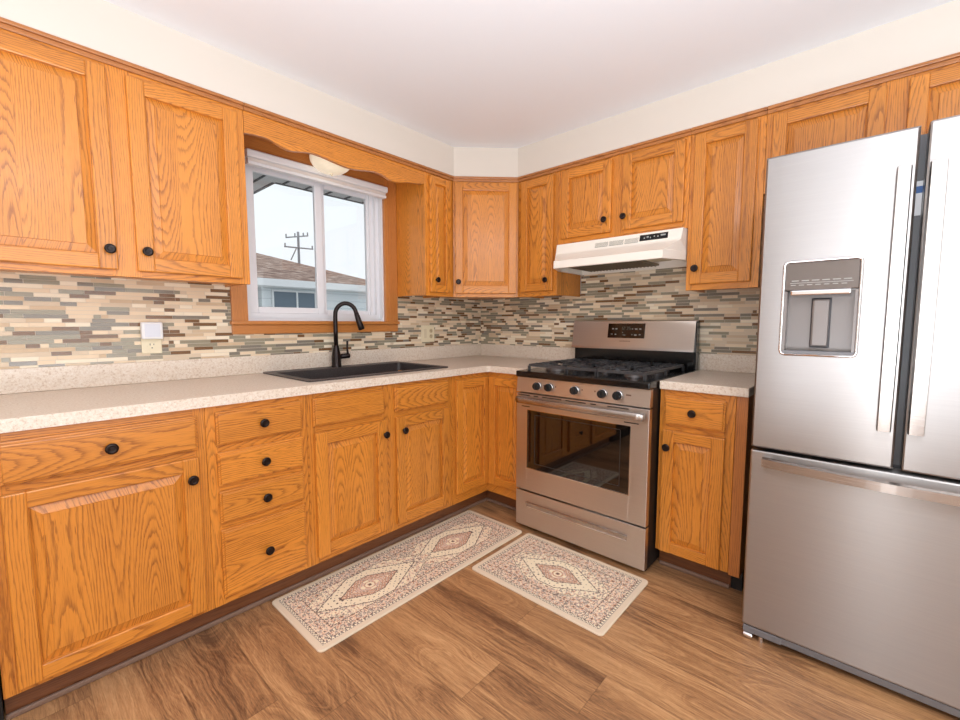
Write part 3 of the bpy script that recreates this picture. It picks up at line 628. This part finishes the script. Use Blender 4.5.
# ------------------------------------------------------------------ gas range
RF = .7256; r0, r1 = .928, 1.678
t = thing('gas_range', 'stainless steel gas range with a black cooktop and oven window', 'range', (1.303, 0, 0), WB)
m = MB(); m.box(r0+.003, r1-.003, -.690, -.035, .022, .880); m.box(r0+.04, r0+.08, -.62, -.58, 0, .022); m.box(r1-.08, r1-.04, -.62, -.58, 0, .022); m.box(r0+.04, r0+.08, -.12, -.08, 0, .022); m.box(r1-.08, r1-.04, -.12, -.08, 0, .022)
m.box(r1-.010, r1-.003, -.706, -.690, .022, .880)
build('body', m, MATTE, t)
m = MB(); m.box(r0, r1, -.735, -.070, .880, .914, 0, .007, 3); build('cooktop', m, BLACK, t)
m = MB(); V = [(r0+.001, -RF, .797), (r1-.001, -RF, .797), (r1-.001, -.716, .8795), (r0+.001, -.716, .8795)]; V += [(x, -.6905, z) for x, y, z in V]
m.add(V, [(0, 1, 2, 3), (4, 7, 6, 5), (0, 4, 5, 1), (1, 5, 6, 2), (2, 6, 7, 3), (3, 7, 4, 0)]); build('control_panel', m, STEEL, t)
for u in (1.068, 1.143, 1.297, 1.447, 1.525):
    m = MB(); y = -.7205; m.lathe([(.0235, 0), (.0235, .004), (.0205, .005), (.0195, .024), (.017, .028)], (u, y, .838), 'y', 24); m.box(u-.0035, u+.0035, y-.034, y-.020, .822, .856, 0, .0015); kk = build('burner_knob', m, MATTE, t)
    m = MB(); m.lathe([(.0225, .0042), (.0238, .005), (.0238, .0075), (.0212, .008)], (u, y, .838), 'y', 24); build('knob_ring', m, CHROME, kk)
bits('panel_mark', [(u, u+w_, -.7218, -.716, .841, .848) for u, w_ in ((1.106, .006), (1.178, .006), (1.333, .006), (1.403, .006), (1.564, .024))], GLYPHD, t)
# oven door
dz0, dz1 = .240, .790
m = MB(); wx0, wx1, wz0, wz1 = 1.004, 1.590, .372, .699
yb_, yf_ = -.690, -RF
m.box(r0+.001, wx0, yf_, yb_, dz0, dz1, 0, .003); m.box(wx1, r1-.001, yf_, yb_, dz0, dz1, 0, .003); m.box(wx0-.003, wx1+.003, yf_, yb_, dz0, wz0, 0, .003); m.box(wx0-.003, wx1+.003, yf_, yb_, wz1, dz1, 0, .003)
dr = build('oven_door', m, STEEL, t)
m = MB(); m.box(wx0, wx1, yf_+.004, yb_+.002, wz0, wz1); build('glass_window', m, GLASSBLK, dr)
m = MB(); q = .003
m.box(wx0-q, wx1+q, yf_-.0008, yf_+.003, wz1, wz1+q); m.box(wx0-q, wx1+q, yf_-.0008, yf_+.003, wz0-q, wz0); m.box(wx0-q, wx0, yf_-.0008, yf_+.003, wz0, wz1); m.box(wx1, wx1+q, yf_-.0008, yf_+.003, wz0, wz1); build('window_trim', m, CHROME, dr)
m = MB(); a0, a1, c0, c1 = wx0+.045, wx1-.05, wz0+.028, wz1-.025; e_ = .0035; yg = yf_+.0035
m.box(a0, a0+e_*2, yg-.0005, yg+.001, c0, c1); m.box(a1, a1+e_, yg-.0005, yg+.001, c0, c1); m.box(a0, a1, yg-.0005, yg+.001, c0, c0+e_); m.box(a0, a1, yg-.0005, yg+.001, c1, c1+e_); build('inner_frame_line', m, plain('inner_frame', (46, 42, 40), .3), dr)
m = MB(); HZ = .752; P = []
for k in range(21):
    s_ = k/20; u = r0+.020+(r1-r0-.038)*s_; bow = .026+.012*(1-(2*s_-1)**2); P.append((u, -RF-bow, HZ+.004))
V = []; n = 14
for (u, y, z) in P:
    for k in range(n): a = 2*PI*k/n; V.append((u, y+.011*math.cos(a), z+.0185*math.sin(a)))
F = [(i*n+k, i*n+(k+1) % n, (i+1)*n+(k+1) % n, (i+1)*n+k) for i in range(20) for k in range(n)]+[tuple(range(n))[::-1], tuple(range(20*n, 21*n))]
m.add(V, F, 0, True); m.box(r0+.024, r0+.044, -RF-.026, -RF, HZ-.008, HZ+.016, 0, .003); m.box(r1-.044, r1-.024, -RF-.026, -RF, HZ-.008, HZ+.016, 0, .003); build('oven_handle', m, STEEL2, dr)
bits('vent_slot', [(a, b, yf_-.0006, yf_+.002, .778, .783) for (a, b) in ((.94, 1.02), (1.045, 1.075), (1.10, 1.22), (1.245, 1.36), (1.385, 1.415), (1.475, 1.58))]+[(a, b, yf_-.0006, yf_+.002, .715, .720) for (a, b) in ((.965, 1.02), (1.56, 1.63))], MATTE, dr)
# drawer
m = MB(); m.box(r0+.001, r1-.001, yf_, yb_, .030, .232, 0, .003)
dw = build('storage_drawer', m, STEEL, t)
m = MB(); m.box(1.002, 1.590, yf_-.0012, yf_+.001, .147, .176, 0, .0006, 1); pl_ = build('drawer_pull', m, STEEL2, dw)
m = MB(); m.box(1.002, 1.590, yf_-.012, yf_-.001, .170, .177, 0, .003); build('pull_lip', m, STEEL2, pl_)
m = MB(); m.box(1.005, 1.587, yf_-.0028, yf_-.0010, .146, .150, 0, .0008, 1); build('pull_edge', m, CHROME, pl_)
# backguard
m = MB(); m.prism([(-.105, 1.030), (-.112, 1.018), (-.040, 1.018), (-.040, 1.196), (-.070, 1.196), (-.080, 1.190)], 'x', r0-.012, r1-.003); bgd = build('backguard', m, STEEL, t)
m = MB(); m.box(r0+.006, r1-.004, -.095, -.036, .9145, 1.0175); m.box(r1-.0025, r1+.004, -.085, -.036, .915, 1.19); build('backguard_base', m, BLACK, t)
m = MB()
def by(z): return -.080-(1.190-z)/(.16)*.025
V = [(1.163, by(1.087)-.001, 1.087), (1.396, by(1.087)-.001, 1.087), (1.396, by(1.176)-.001, 1.176), (1.163, by(1.176)-.001, 1.176)]; V += [(x, y+.008, z) for x, y, z in V]
m.add(V, [(0, 1, 2, 3), (4, 7, 6, 5), (0, 4, 5, 1), (1, 5, 6, 2), (2, 6, 7, 3), (3, 7, 4, 0)]); dp = build('display', m, SCREEN, bgd)
bits('key_mark', [(u, u+w_, by(z)-.0022, by(z)-.0008, z, z+h_) for (u, z, w_, h_) in ((1.190, 1.140, .010, .006), (1.212, 1.140, .012, .006), (1.186, 1.108, .010, .005), (1.210, 1.106, .010, .006), (1.316, 1.140, .007, .005), (1.336, 1.139, .014, .007), (1.362, 1.140, .012, .006),
                       (1.316, 1.106, .006, .005), (1.334, 1.103, .014, .007), (1.362, 1.106, .010, .006), (1.258, 1.118, .004, .006), (1.262, 1.104, .016, .004))], GLYPH, dp)
# clock digits as seven-segment bars
m = MB()
def seg7(u, z, on, w_=.010, h_=.018, q=.0016):
    S = {'a': (u, u+w_, z+h_-q, z+h_), 'g': (u, u+w_, z+h_/2-q/2, z+h_/2+q/2), 'd': (u, u+w_, z, z+q), 'f': (u, u+q, z+h_/2, z+h_), 'e': (u, u+q, z, z+h_/2), 'b': (u+w_-q, u+w_, z+h_/2, z+h_), 'c': (u+w_-q, u+w_, z, z+h_/2)}
    for k in on: x0, x1, z0, z1 = S[k]; m.box(x0, x1, by(z0)-.0022, by(z0)-.0008, z0, z1)
for i, on in enumerate(('bc', 'abged', 'abcd', 'acdfg')): seg7(1.247+i*.0155+(.004 if i > 1 else 0), 1.138, on)
build('clock_digits', m, plain('dim_clock_digits', (96, 104, 96), .4), dp)
m = MB()
for k in range(9): m.box(1.245+k*.0075, 1.2495+k*.0075, by(1.066)-.0009, by(1.066)+.001, 1.066, 1.0705)
build('brand_mark', m, GLYPHD, bgd)
# burners and grates
for (u, y, r) in ((1.075, -.235, .036), (1.075, -.545, .045), (1.303, -.385, .040), (1.530, -.235, .045), (1.530, -.545, .036)):
    m = MB(); m.lathe([(r+.016, .914), (r+.014, .920), (r, .922), (r, .932)], (u, y, 0), 'z', 24); bb = build('burner', m, CAP, t)
    m = MB(); m.lathe([(r-.002, .930), (r-.001, .936), (r-.008, .939)], (u, y, 0), 'z', 24); build('burner_cap', m, CAP, bb)
def gbar(m, x0, y0, x1, y1, z=.946, w_=.0075):
    L_ = math.hypot(x1-x0, y1-y0); nx, ny = -(y1-y0)/L_*w_/2, (x1-x0)/L_*w_/2
    m.prism([(x0+nx, y0+ny), (x1+nx, y1+ny), (x1-nx, y1-ny), (x0-nx, y0-ny)], 'z', z-.010, z+.004)
for (ga, gb) in ((r0+.048, r0+.285), (r0+.291, r1-.291), (r1-.285, r1-.048)):
    m = MB(); y0, y1 = -.672, -.125; mid = (y0+y1)/2; cu = (ga+gb)/2
    for (a, b, c_, d_) in ((ga, y0, gb, y0), (ga, y1, gb, y1), (ga, y0, ga, y1), (gb, y0, gb, y1), (ga, mid, gb, mid)): gbar(m, a, b, c_, d_)
    for yc in (((y0+mid)/2), ((y1+mid)/2)):
        hh = (y1-y0)/4
        for sx, sy in ((1, 0), (-1, 0), (0, 1), (0, -1)):
            if sx: gbar(m, cu+sx*.028, yc, (gb if sx > 0 else ga), yc, .948)
            else: gbar(m, cu, yc+sy*.028, cu, yc+sy*hh, .948)
        for sx in (-1, 1):
            for sy in (-1, 1): gbar(m, cu+sx*(gb-ga)/2, yc+sy*hh*.55, cu+sx*(gb-ga)*.22, yc+sy*hh*.30, .948, .008)
    for k in range(1, 7):
        for yy, sg in ((y0, 1), (mid, -1), (mid, 1), (y1, -1)):
            if k in (1, 2, 5, 6): gbar(m, ga+(gb-ga)*k/7, yy, ga+(gb-ga)*k/7, yy+sg*.050, .949, .007)
    for (a, b) in ((ga, y0), (gb, y0), (ga, y1), (gb, y1), (ga, mid), (gb, mid)): m.box(a-.006, a+.006, b-.006, b+.006, .9142, .940)
    build('grate', m, IRON, t)

# ------------------------------------------------------------------ fridge
FF = .852
t = thing('refrigerator', 'stainless steel French-door refrigerator with a bottom freezer drawer', 'refrigerator', (2.47, 0, 0), WB)
fl_, fm_, fr_ = 2.093, 2.4755, 2.858
m = MB(); m.box(fl_+.006, fr_-.006, -.770, -.05, .045, 1.735, 0, .004); build('body', m, DGREY, t)
m = MB(); m.box(fl_+.01, fr_-.01, -.790, -.740, .018, .052, 0, .003); build('base_grille', m, GREY, t)
m = MB(); m.box(fl_+.004, fr_-.004, -.842, -.790, .024, .049, 0, .004); m.box(fl_+.004, fl_+.125, -.846, -.790, .022, .049, 0, .004); build('bottom_trim', m, GREY, t)
for u in (fl_+.022, fr_-.062):
    m = MB(); m.lathe([(.0105, -.014), (.011, -.010), (.011, .010), (.0105, .014)], (u, -.842, .0112), 'x', 18); build('roller', m, CHROME, t)
    m = MB(); m.lathe([(.009, .0), (.009, .021)], (u+.040, -.836, .0005), 'z', 12); build('levelling_foot', m, CHROME, t)
for u in (fl_+.06, fr_-.06):
    m = MB(); m.box(u-.03, u+.03, -.15, -.09, 0, .046); build('rear_foot', m, MATTE, t)
ZS = .733
# left door with a recessed dispenser
dx0, dx1, dzb, dzt = 2.163, 2.362, 1.072, 1.383
def ring_plate(m, X, Z, hx, hz, yf, yb, bev=.006):
    m.box(X[0], hx[0], yf, yb, Z[0], Z[1], 0, bev); m.box(hx[1], X[1], yf, yb, Z[0], Z[1], 0, bev)
m = MB(); Lx1 = 2.467
yfD, ybD = -FF, -.775
o4 = [(fl_, ZS), (Lx1, ZS), (Lx1, 1.743), (fl_, 1.743)]; i4 = [(dx0, dzb), (dx1, dzb), (dx1, dzt), (dx0, dzt)]
ins = .006
oo = [(x+(ins if k in (0, 3) else -ins), z+(ins if k in (0, 1) else -ins)) for k, (x, z) in enumerate(o4)]
V = [(x, ybD, z) for x, z in o4]+[(x, yfD+ins, z) for x, z in o4]+[(x, yfD, z) for x, z in oo]+[(x, yfD, z) for x, z in i4]+[(x, yfD+.05, z) for x, z in i4]
F = [(0, 3, 2, 1)]
for L_ in range(4):
    for k in range(4): F.append((L_*4+k, L_*4+(k+1) % 4, L_*4+4+(k+1) % 4, L_*4+4+k))
F.append((16, 17, 18, 19)); m.add(V, F); fd = build('left_door', m, STEELF, t)
m = MB(); q = .006; 
lp = [(dx0+.012, dzb), (dx1-.012, dzb), (dx1-.003, dzb+.004), (dx1, dzb+.014), (dx1, dzt-.014), (dx1-.003, dzt-.004), (dx1-.012, dzt), (dx0+.012, dzt), (dx0+.003, dzt-.004), (dx0, dzt-.014), (dx0, dzb+.014), (dx0+.003, dzb+.004)]
m.tube([(x, yfD-.001, z) for x, z in lp]+[(lp[0][0], yfD-.001, lp[0][1])], .0045, 8); disp = build('dispenser', m, CHROME, fd)
m = MB(); m.box(dx0+.002, dx1-.002, yfD+.0455, yfD+.0495, dzb+.002, 1.285); m.box(dx0+.002, dx0+.012, yfD+.001, yfD+.046, dzb+.002, 1.285); m.box(dx1-.012, dx1-.002, yfD+.001, yfD+.046, dzb+.002, 1.285)
disp2 = build('dispenser_recess', m, DISPM, fd)
m = MB(); m.box(dx0+.002, dx1-.002, yfD-.002, yfD+.045, dzb+.002, dzb+.014, 0, .002); build('drip_tray', m, GREY, fd)
m = MB(); m.box(2.243, 2.288, yfD+.020, yfD+.040, 1.100, 1.258, 0, .006); m.box(2.239, 2.292, yfD+.038, yfD+.0465, 1.096, 1.262, 1, .003); build('dispenser_paddle', m, [DISPM, DGREY], fd)
m = MB(); m.box(dx0+.003, dx1-.003, yfD+.0005, yfD+.02, 1.287, dzt-.003, 0, .003); pn = build('dispenser_panel', m, PANELM, fd)
m = MB(); m.box(dx0+.022, dx1-.022, yfD-.012, yfD+.004, 1.270, 1.287, 0, .004); build('dispenser_lip', m, CHROME, fd)
bits('panel_mark', [(dx0+.022+k*.027, dx0+.042+k*.027, yfD-.0002, yfD+.001, 1.318, 1.3205) for k in range(6)]+[(dx0+.018, dx1-.018, yfD-.0002, yfD+.001, 1.311, 1.3125)]+[(dx0+.020+k*.022, dx0+.034+k*.022, yfD-.0002, yfD+.001, 1.304, 1.306) for k in range(7)], GLYPH, pn)
m = MB(); m.box(2.484, fr_, -FF, ybD, ZS-.001, 1.750, 0, .006); fd2 = build('right_door', m, STEELF, t)
def vhandle(u0, u1, par):
    m = MB(); z0, z1 = .852, 1.628; V = []; n = 16
    for k in range(n+1):
        s_ = k/n; z = z0+(z1-z0)*s_; b = .036+.014*(1-(2*s_-1)**2)
        V += [(u0, -FF-b+.012, z), (u0+.003, -FF-b, z), (u1-.003, -FF-b, z), (u1, -FF-b+.012, z)]
    F = [(i*4+k, i*4+(k+1) % 4, i*4+4+(k+1) % 4, i*4+4+k) for i in range(n) for k in range(4)]+[(3, 2, 1, 0), tuple(range(n*4, n*4+4))]
    m.add(V, F); m.box(u0+.003, u1-.003, -FF-.03, -FF, z0, z0+.035); m.box(u0+.003, u1-.003, -FF-.03, -FF, z1-.035, z1); build('door_handle', m, STEEL2, par)
vhandle(2.422, 2.455, fd); vhandle(2.490, 2.526, fd2)
m = MB(); m.box(2.455, 2.497, -.785, -.7705, ZS, 1.735); build('centre_mullion', m, GREY, t)
m = MB(); m.box(2.468, 2.483, -.7905, -.7852, 1.50, 1.60); build('white_label', m, WHITE, t); m = MB(); m.box(2.468, 2.483, -.7912, -.7906, 1.565, 1.585); build('blue_label', m, BLUE, t)
m = MB(); m.box(fl_, fr_, -FF, ybD, .054, .722, 0, .006); fz = build('freezer_drawer', m, STEELF, t)
m = MB(); V = []; n = 20; u0, u1 = fl_+.040, fr_-.040
for k in range(n+1):
    s_ = k/n; u = u0+(u1-u0)*s_; b = .034+.030*(1-(2*s_-1)**2); zc = .688
    V += [(u, -FF-b+.014, zc-.018), (u, -FF-b, zc-.014), (u, -FF-b, zc+.014), (u, -FF-b+.014, zc+.018)]
F = [(i*4+k, i*4+(k+1) % 4, i*4+4+(k+1) % 4, i*4+4+k) for i in range(n) for k in range(4)]+[(3, 2, 1, 0), tuple(range(n*4, n*4+4))]
m.add(V, F); m.box(u0, u0+.025, -FF-.03, -FF, .674, .702); m.box(u1-.025, u1, -FF-.03, -FF, .674, .702); build('freezer_handle', m, STEEL2, fz)

# ------------------------------------------------------------------ rugs (woven pattern as per-face colours of the pile)
def rugmat():
    t = NT('printed_rug'); a = t.n('ShaderNodeVertexColor', layer_name='weave'); o = t.obj()[0]
    t.set(Base_Color=a.outputs[0], Roughness=.85); t.bump(t.noise(o, 900, 2), .2, .0008); return t.m
RUG = rugmat(); RUGE = plain('rug_binding', (226, 206, 180), .85)
C_ = {'cream': (244, 228, 198), 'base': (238, 216, 188), 'rust': (204, 156, 128), 'pink': (228, 192, 166), 'grey': (150, 134, 124), 'dark': (112, 90, 78), 'bord': (226, 206, 180), 'lav': (190, 170, 158)}
def rug(name, x0, x1, y0, y1, label, meds, seed, hh):
    L_ = x1-x0; W_ = y1-y0; st = .0042; nx = int(L_/st); ny = int(W_/st); rn = random.Random(seed)
    lengthwise = L_ > W_; A, B = (L_, W_) if lengthwise else (W_, L_)
    # motif field, mirrored so it reads as a symmetrical weave
    S = {}
    def cell(i, j, sc, k):
        key = (int(i//sc), int(j//sc), k)
        if key not in S: S[key] = rn.random()
        return S[key]
    def motif(a, b):
        a, b = abs(a), abs(b)
        # small flowers on a staggered lattice
        p = .034; ia = math.floor(a/p); ib = math.floor((b+(.5*p if ia % 2 else 0))/p)
        ca = (ia+.5)*p; cb = (ib+.5)*p-(.5*p if ia % 2 else 0); r = math.hypot(a-ca, b-cb); th = math.atan2(b-cb, a-ca)
        v = cell(ia, ib, 1, 1)
        if r < .0045: return 'dark' if v < .5 else 'cream'
        if r < .0085+.0045*math.cos(4*th+v*6): return ('rust', 'pink', 'rust', 'grey', 'lav')[int(v*5)]
        if abs(r-.0150) < .0024 and math.cos(3*th+v*20) > -.1: return 'grey' if v > .55 else 'lav'
        w_ = cell(a/.0042, b/.0042, 1, 2)
        if w_ < .13: return 'grey'
        if w_ < .25: return 'rust'
        if w_ < .42: return 'pink'
        return 'base'
    def col(a, b):
        ea, eb = A/2-abs(a), B/2-abs(b); e = min(ea, eb)
        if e < .017: return 'bord'
        if e < .021: return 'grey' if int((a+b)*240) % 2 else 'bord'
        if e < .031: return 'cream' if (int(abs(a)*120)+int(abs(b)*120)) % 2 else 'grey'
        if e < .034: return 'dark' if int((a-b)*300) % 3 else 'base'
        if e < .085:
            m_ = motif(a*1.1+.01, b*1.1+.01); return m_
        if e < .089: return 'dark' if int((a-b)*240) % 4 else 'pink'
        for (ca, ha, hb, ang) in meds:
            u_, v_ = a-ca, b
            d_ = abs(u_)/ha+abs(v_)/hb; dd = max(d_, abs(v_)/(hb*.80))
            if dd < 1:
                if dd > .965: return 'dark'
                if dd > .60:
                    p = .026; fu, fv = (abs(u_)/p) % 1-.5, (abs(v_)/p) % 1-.5; r = math.hypot(fu, fv)
                    return 'dark' if r < .14 else ('grey' if r > .60 and int(abs(u_)*400) % 3 == 0 else 'cream')
                if dd > .565: return 'dark'
                if dd > .32: return motif(u_*1.3, v_*1.3) if int(abs(u_)*130+abs(v_)*110) % 2 == 0 else 'rust'
                r = math.hypot(u_, v_); th = math.atan2(v_, u_)
                if r < .007: return 'dark'
                if r < .034+.012*math.cos(4*th): return 'cream' if r > .010 and abs(r-.024) > .003 else 'rust'
                return 'lav' if int(r*260) % 3 == 0 else 'pink'
            # zigzag guard band linking the medallions
            if dd < 1.42 and dd > 1.36: return 'dark' if int((a+b)*200) % 2 else 'cream'
            if dd < 1.36 and abs(v_) < hb*.9: return 'cream' if cell(abs(a)/.006, abs(b)/.006, 1, 3) < .45 else motif(a, b)
        return motif(a, b)
    V, F, CC = [], [], []
    zt_ = hh
    for j in range(ny+1):
        for i in range(nx+1):
            x = x0+.006+(L_-.012)*i/nx; y = y0+.006+(W_-.012)*j/ny
            # rounded corners
            r = .02; cxn = min(max(x, x0+r), x1-r); cyn = min(max(y, y0+r), y1-r); dxx, dyy = x-cxn, y-cyn; dl = math.hypot(dxx, dyy)
            if dl > r-.004: x, y = cxn+dxx/dl*(r-.004), cyn+dyy/dl*(r-.004)
            V.append((x, y, zt_))
    pal = {k: lin(v) for k, v in C_.items()}
    for j in range(ny):
        for i in range(nx):
            F.append((j*(nx+1)+i, j*(nx+1)+i+1, (j+1)*(nx+1)+i+1, (j+1)*(nx+1)+i))
            xx = (i+.5)/nx*L_-L_/2; yy = (j+.5)/ny*W_-W_/2
            CC.append(pal[col(xx, yy) if lengthwise else col(yy, xx)])
    t = thing(name, label, 'rug', ((x0+x1)/2, (y0+y1)/2, 0), group='patterned kitchen rugs')
    m = MB(); m.add(V, F); o = build('pile', m, RUG, t, fixn=False)
    at = o.data.attributes.new('weave', 'FLOAT_COLOR', 'CORNER')
    flat = []
    for c in CC: flat += list(c)*4
    at.data.foreach_set('color', flat)
    m = MB(); LPS = []
    for (ins, z) in ((.003, 0), (0, .002), (0, hh-.003), (.003, hh-.0004), (.0065, hh-.0001)):
        LPS.append(rr(x0+ins, x1-ins, y0+ins, y1-ins, .02-ins, z, 6))
    n_ = len(LPS[0]); V = [p for l in LPS for p in l]
    F = [(q_*n_+k, q_*n_+(k+1) % n_, (q_+1)*n_+(k+1) % n_, (q_+1)*n_+k) for q_ in range(len(LPS)-1) for k in range(n_)]
    F.append(tuple(range(n_))[::-1]); m.add(V, F); build('binding', m, RUGE, t)
rug('kitchen_rug', -1.966, -.752, -1.003, -.580, 'long patterned rug with two diamond medallions in front of the sink cabinets', [(-.262, .262, .150, 0), (.262, .262, .150, 0)], 3, .010)
rug('kitchen_rug', -1.216, -.746, -1.710, -1.032, 'short patterned rug with one diamond medallion in front of the range', [(0, .215, .135, 0)], 8, .010)

# ------------------------------------------------------------------ outside the window
EAVE = plain('grey_eave_panels', (214, 212, 214), .6); FAS = plain('white_fascia', (235, 238, 240), .5)
t = thing('roof_eave', 'grey ribbed roof eave hanging above the window outside', 'eave', (-1.3, .2, 2.15))
m = MB(); m.box(-2.6, -1.31, .15, 1.35, 2.155, 2.20); m.box(-1.31, .3, .15, .74, 2.155, 2.20); build('eave_panel', m, EAVE, t)
m = MB()
for k in range(18):
    x = -2.55+k*.16; m.box(x, x+.012, .15, 1.34 if x < -1.32 else .73, 2.148, 2.155)
build('panel_rib', m, plain('eave_groove', (70, 70, 74), .6), t)
m = MB(); m.box(-1.31, .3, .74, .76, 2.150, 2.26); m.box(-1.33, -1.31, .76, 1.35, 2.150, 2.26); build('fascia_board', m, DGREY, t)
m = MB(); m.box(-14, 18, .2, 24, -.85, -.8); build('ground', m, plain('lawn_ground', (150, 148, 142), .9), kind='structure').name = 'floor_outside'
t = thing('neighbour_house', 'white neighbouring house with a brown shingled hip roof seen through the window', 'house', (3, 8, -.8))
SID = NT('pale_siding'); _o, _x, _y, _z = SID.obj()
SID.set(Base_Color=SID.mix(SID.math('GREATER_THAN', SID.math('FRACT', SID.math('MULTIPLY', _z, 6.0)), .93), lin((228, 236, 240)), lin((196, 206, 212))), Roughness=.6); SID = SID.m
m = MB(); m.box(.99, 9.0, 7.0, 12, -.8, 1.95); m.box(-4.0, .99, 7.7, 12, -.8, 1.95); build('wall', m, SID, t)
SH = NT('brown_shingles'); _o, _x, _y, _z = SH.obj()
_c = SH.noise(SH.comb(SH.math('MULTIPLY', _x, 3.2), SH.math('MULTIPLY', _y, 11), 0.0), 1, 2, .7); _r = SH.math('FRACT', SH.math('MULTIPLY', SH.math('ADD', _y, _x), 0.0))
_rows = SH.math('GREATER_THAN', SH.math('FRACT', SH.math('MULTIPLY', _y, 5.5)), .86)
SH.set(Base_Color=SH.mix(SH.math('MULTIPLY', _rows, .45), SH.ramp(_c, [(.34, lin((112, 86, 76))), (.5, lin((158, 130, 116))), (.66, lin((200, 178, 164)))]), lin((92, 74, 68))), Roughness=.9); SH = SH.m
EZ = 2.075
m = MB(); cxr, cyr = 4.51, 6.79; rise = .34; rd = 3.4
V = [(-6, cyr, EZ), (cxr, cyr, EZ), (cxr-rd, cyr+rd, EZ+rd*rise), (-6, cyr+rd, EZ+rd*rise), (cxr, cyr+2*rd, EZ), (-6, cyr+2*rd, EZ), ]
m.add(V, [(0, 1, 2, 3), (1, 4, 2), (2, 4, 5, 3), (0, 5, 4, 1)]); build('roof', m, SH, t)
m = MB(); m.box(-6, cxr, cyr-.10, cyr, EZ-.14, EZ+.005); m.box(-6, cxr, cyr, 7.05, EZ-.16, EZ-.14); build('gutter', m, FAS, t)
m = MB()
for q in ((1.18, 2.16, 1.22, 1.262), (1.18, 2.16, 1.845, 1.88), (1.18, 1.22, 1.262, 1.845), (2.12, 2.16, 1.262, 1.845), (1.70, 1.735, 1.262, 1.845)): m.box(q[0], q[1], 6.955, 6.998, q[2], q[3])
hw_ = build('window', m, FAS, t)
m = MB(); m.box(1.22, 2.12, 6.975, 6.997, 1.262, 1.845); build('pane', m, plain('neighbour_glass', (104, 120, 134), .3), hw_)
# utility pole beyond the roof
t = thing('utility_pole', 'grey utility pole with two crossarms behind the neighbouring roof', 'pole', (9.87, 24.0, -.8))
PM = plain('weathered_pole', (150, 150, 154), .8)
m = MB(); m.tube([(9.87, 24, -.8), (9.87, 24, 6.75)], [.09, .07], 10); build('post', m, PM, t)
m = MB(); m.tube([(9.05, 23.9, 6.28), (10.45, 23.9, 6.58)], .045, 6); build('crossarm', m, PM, t)
m = MB(); m.tube([(8.95, 23.9, 5.74), (10.75, 23.9, 5.80)], .045, 6); build('crossarm', m, PM, t)
m = MB(); m.tube([(9.35, 23.95, 5.0), (9.70, 23.95, 5.72)], .035, 6); build('brace', m, PM, t)
for u, z in ((9.08, 6.30), (9.62, 6.42), (10.15, 6.52), (10.42, 6.58), (9.0, 5.76), (10.7, 5.80)):
    m = MB(); m.tube([(u, 23.9, z), (u, 23.9, z+.20)], .04, 6); build('insulator', m, PM, t)

for o in bpy.data.objects:
    if '_o' in o.keys(): del o['_o']
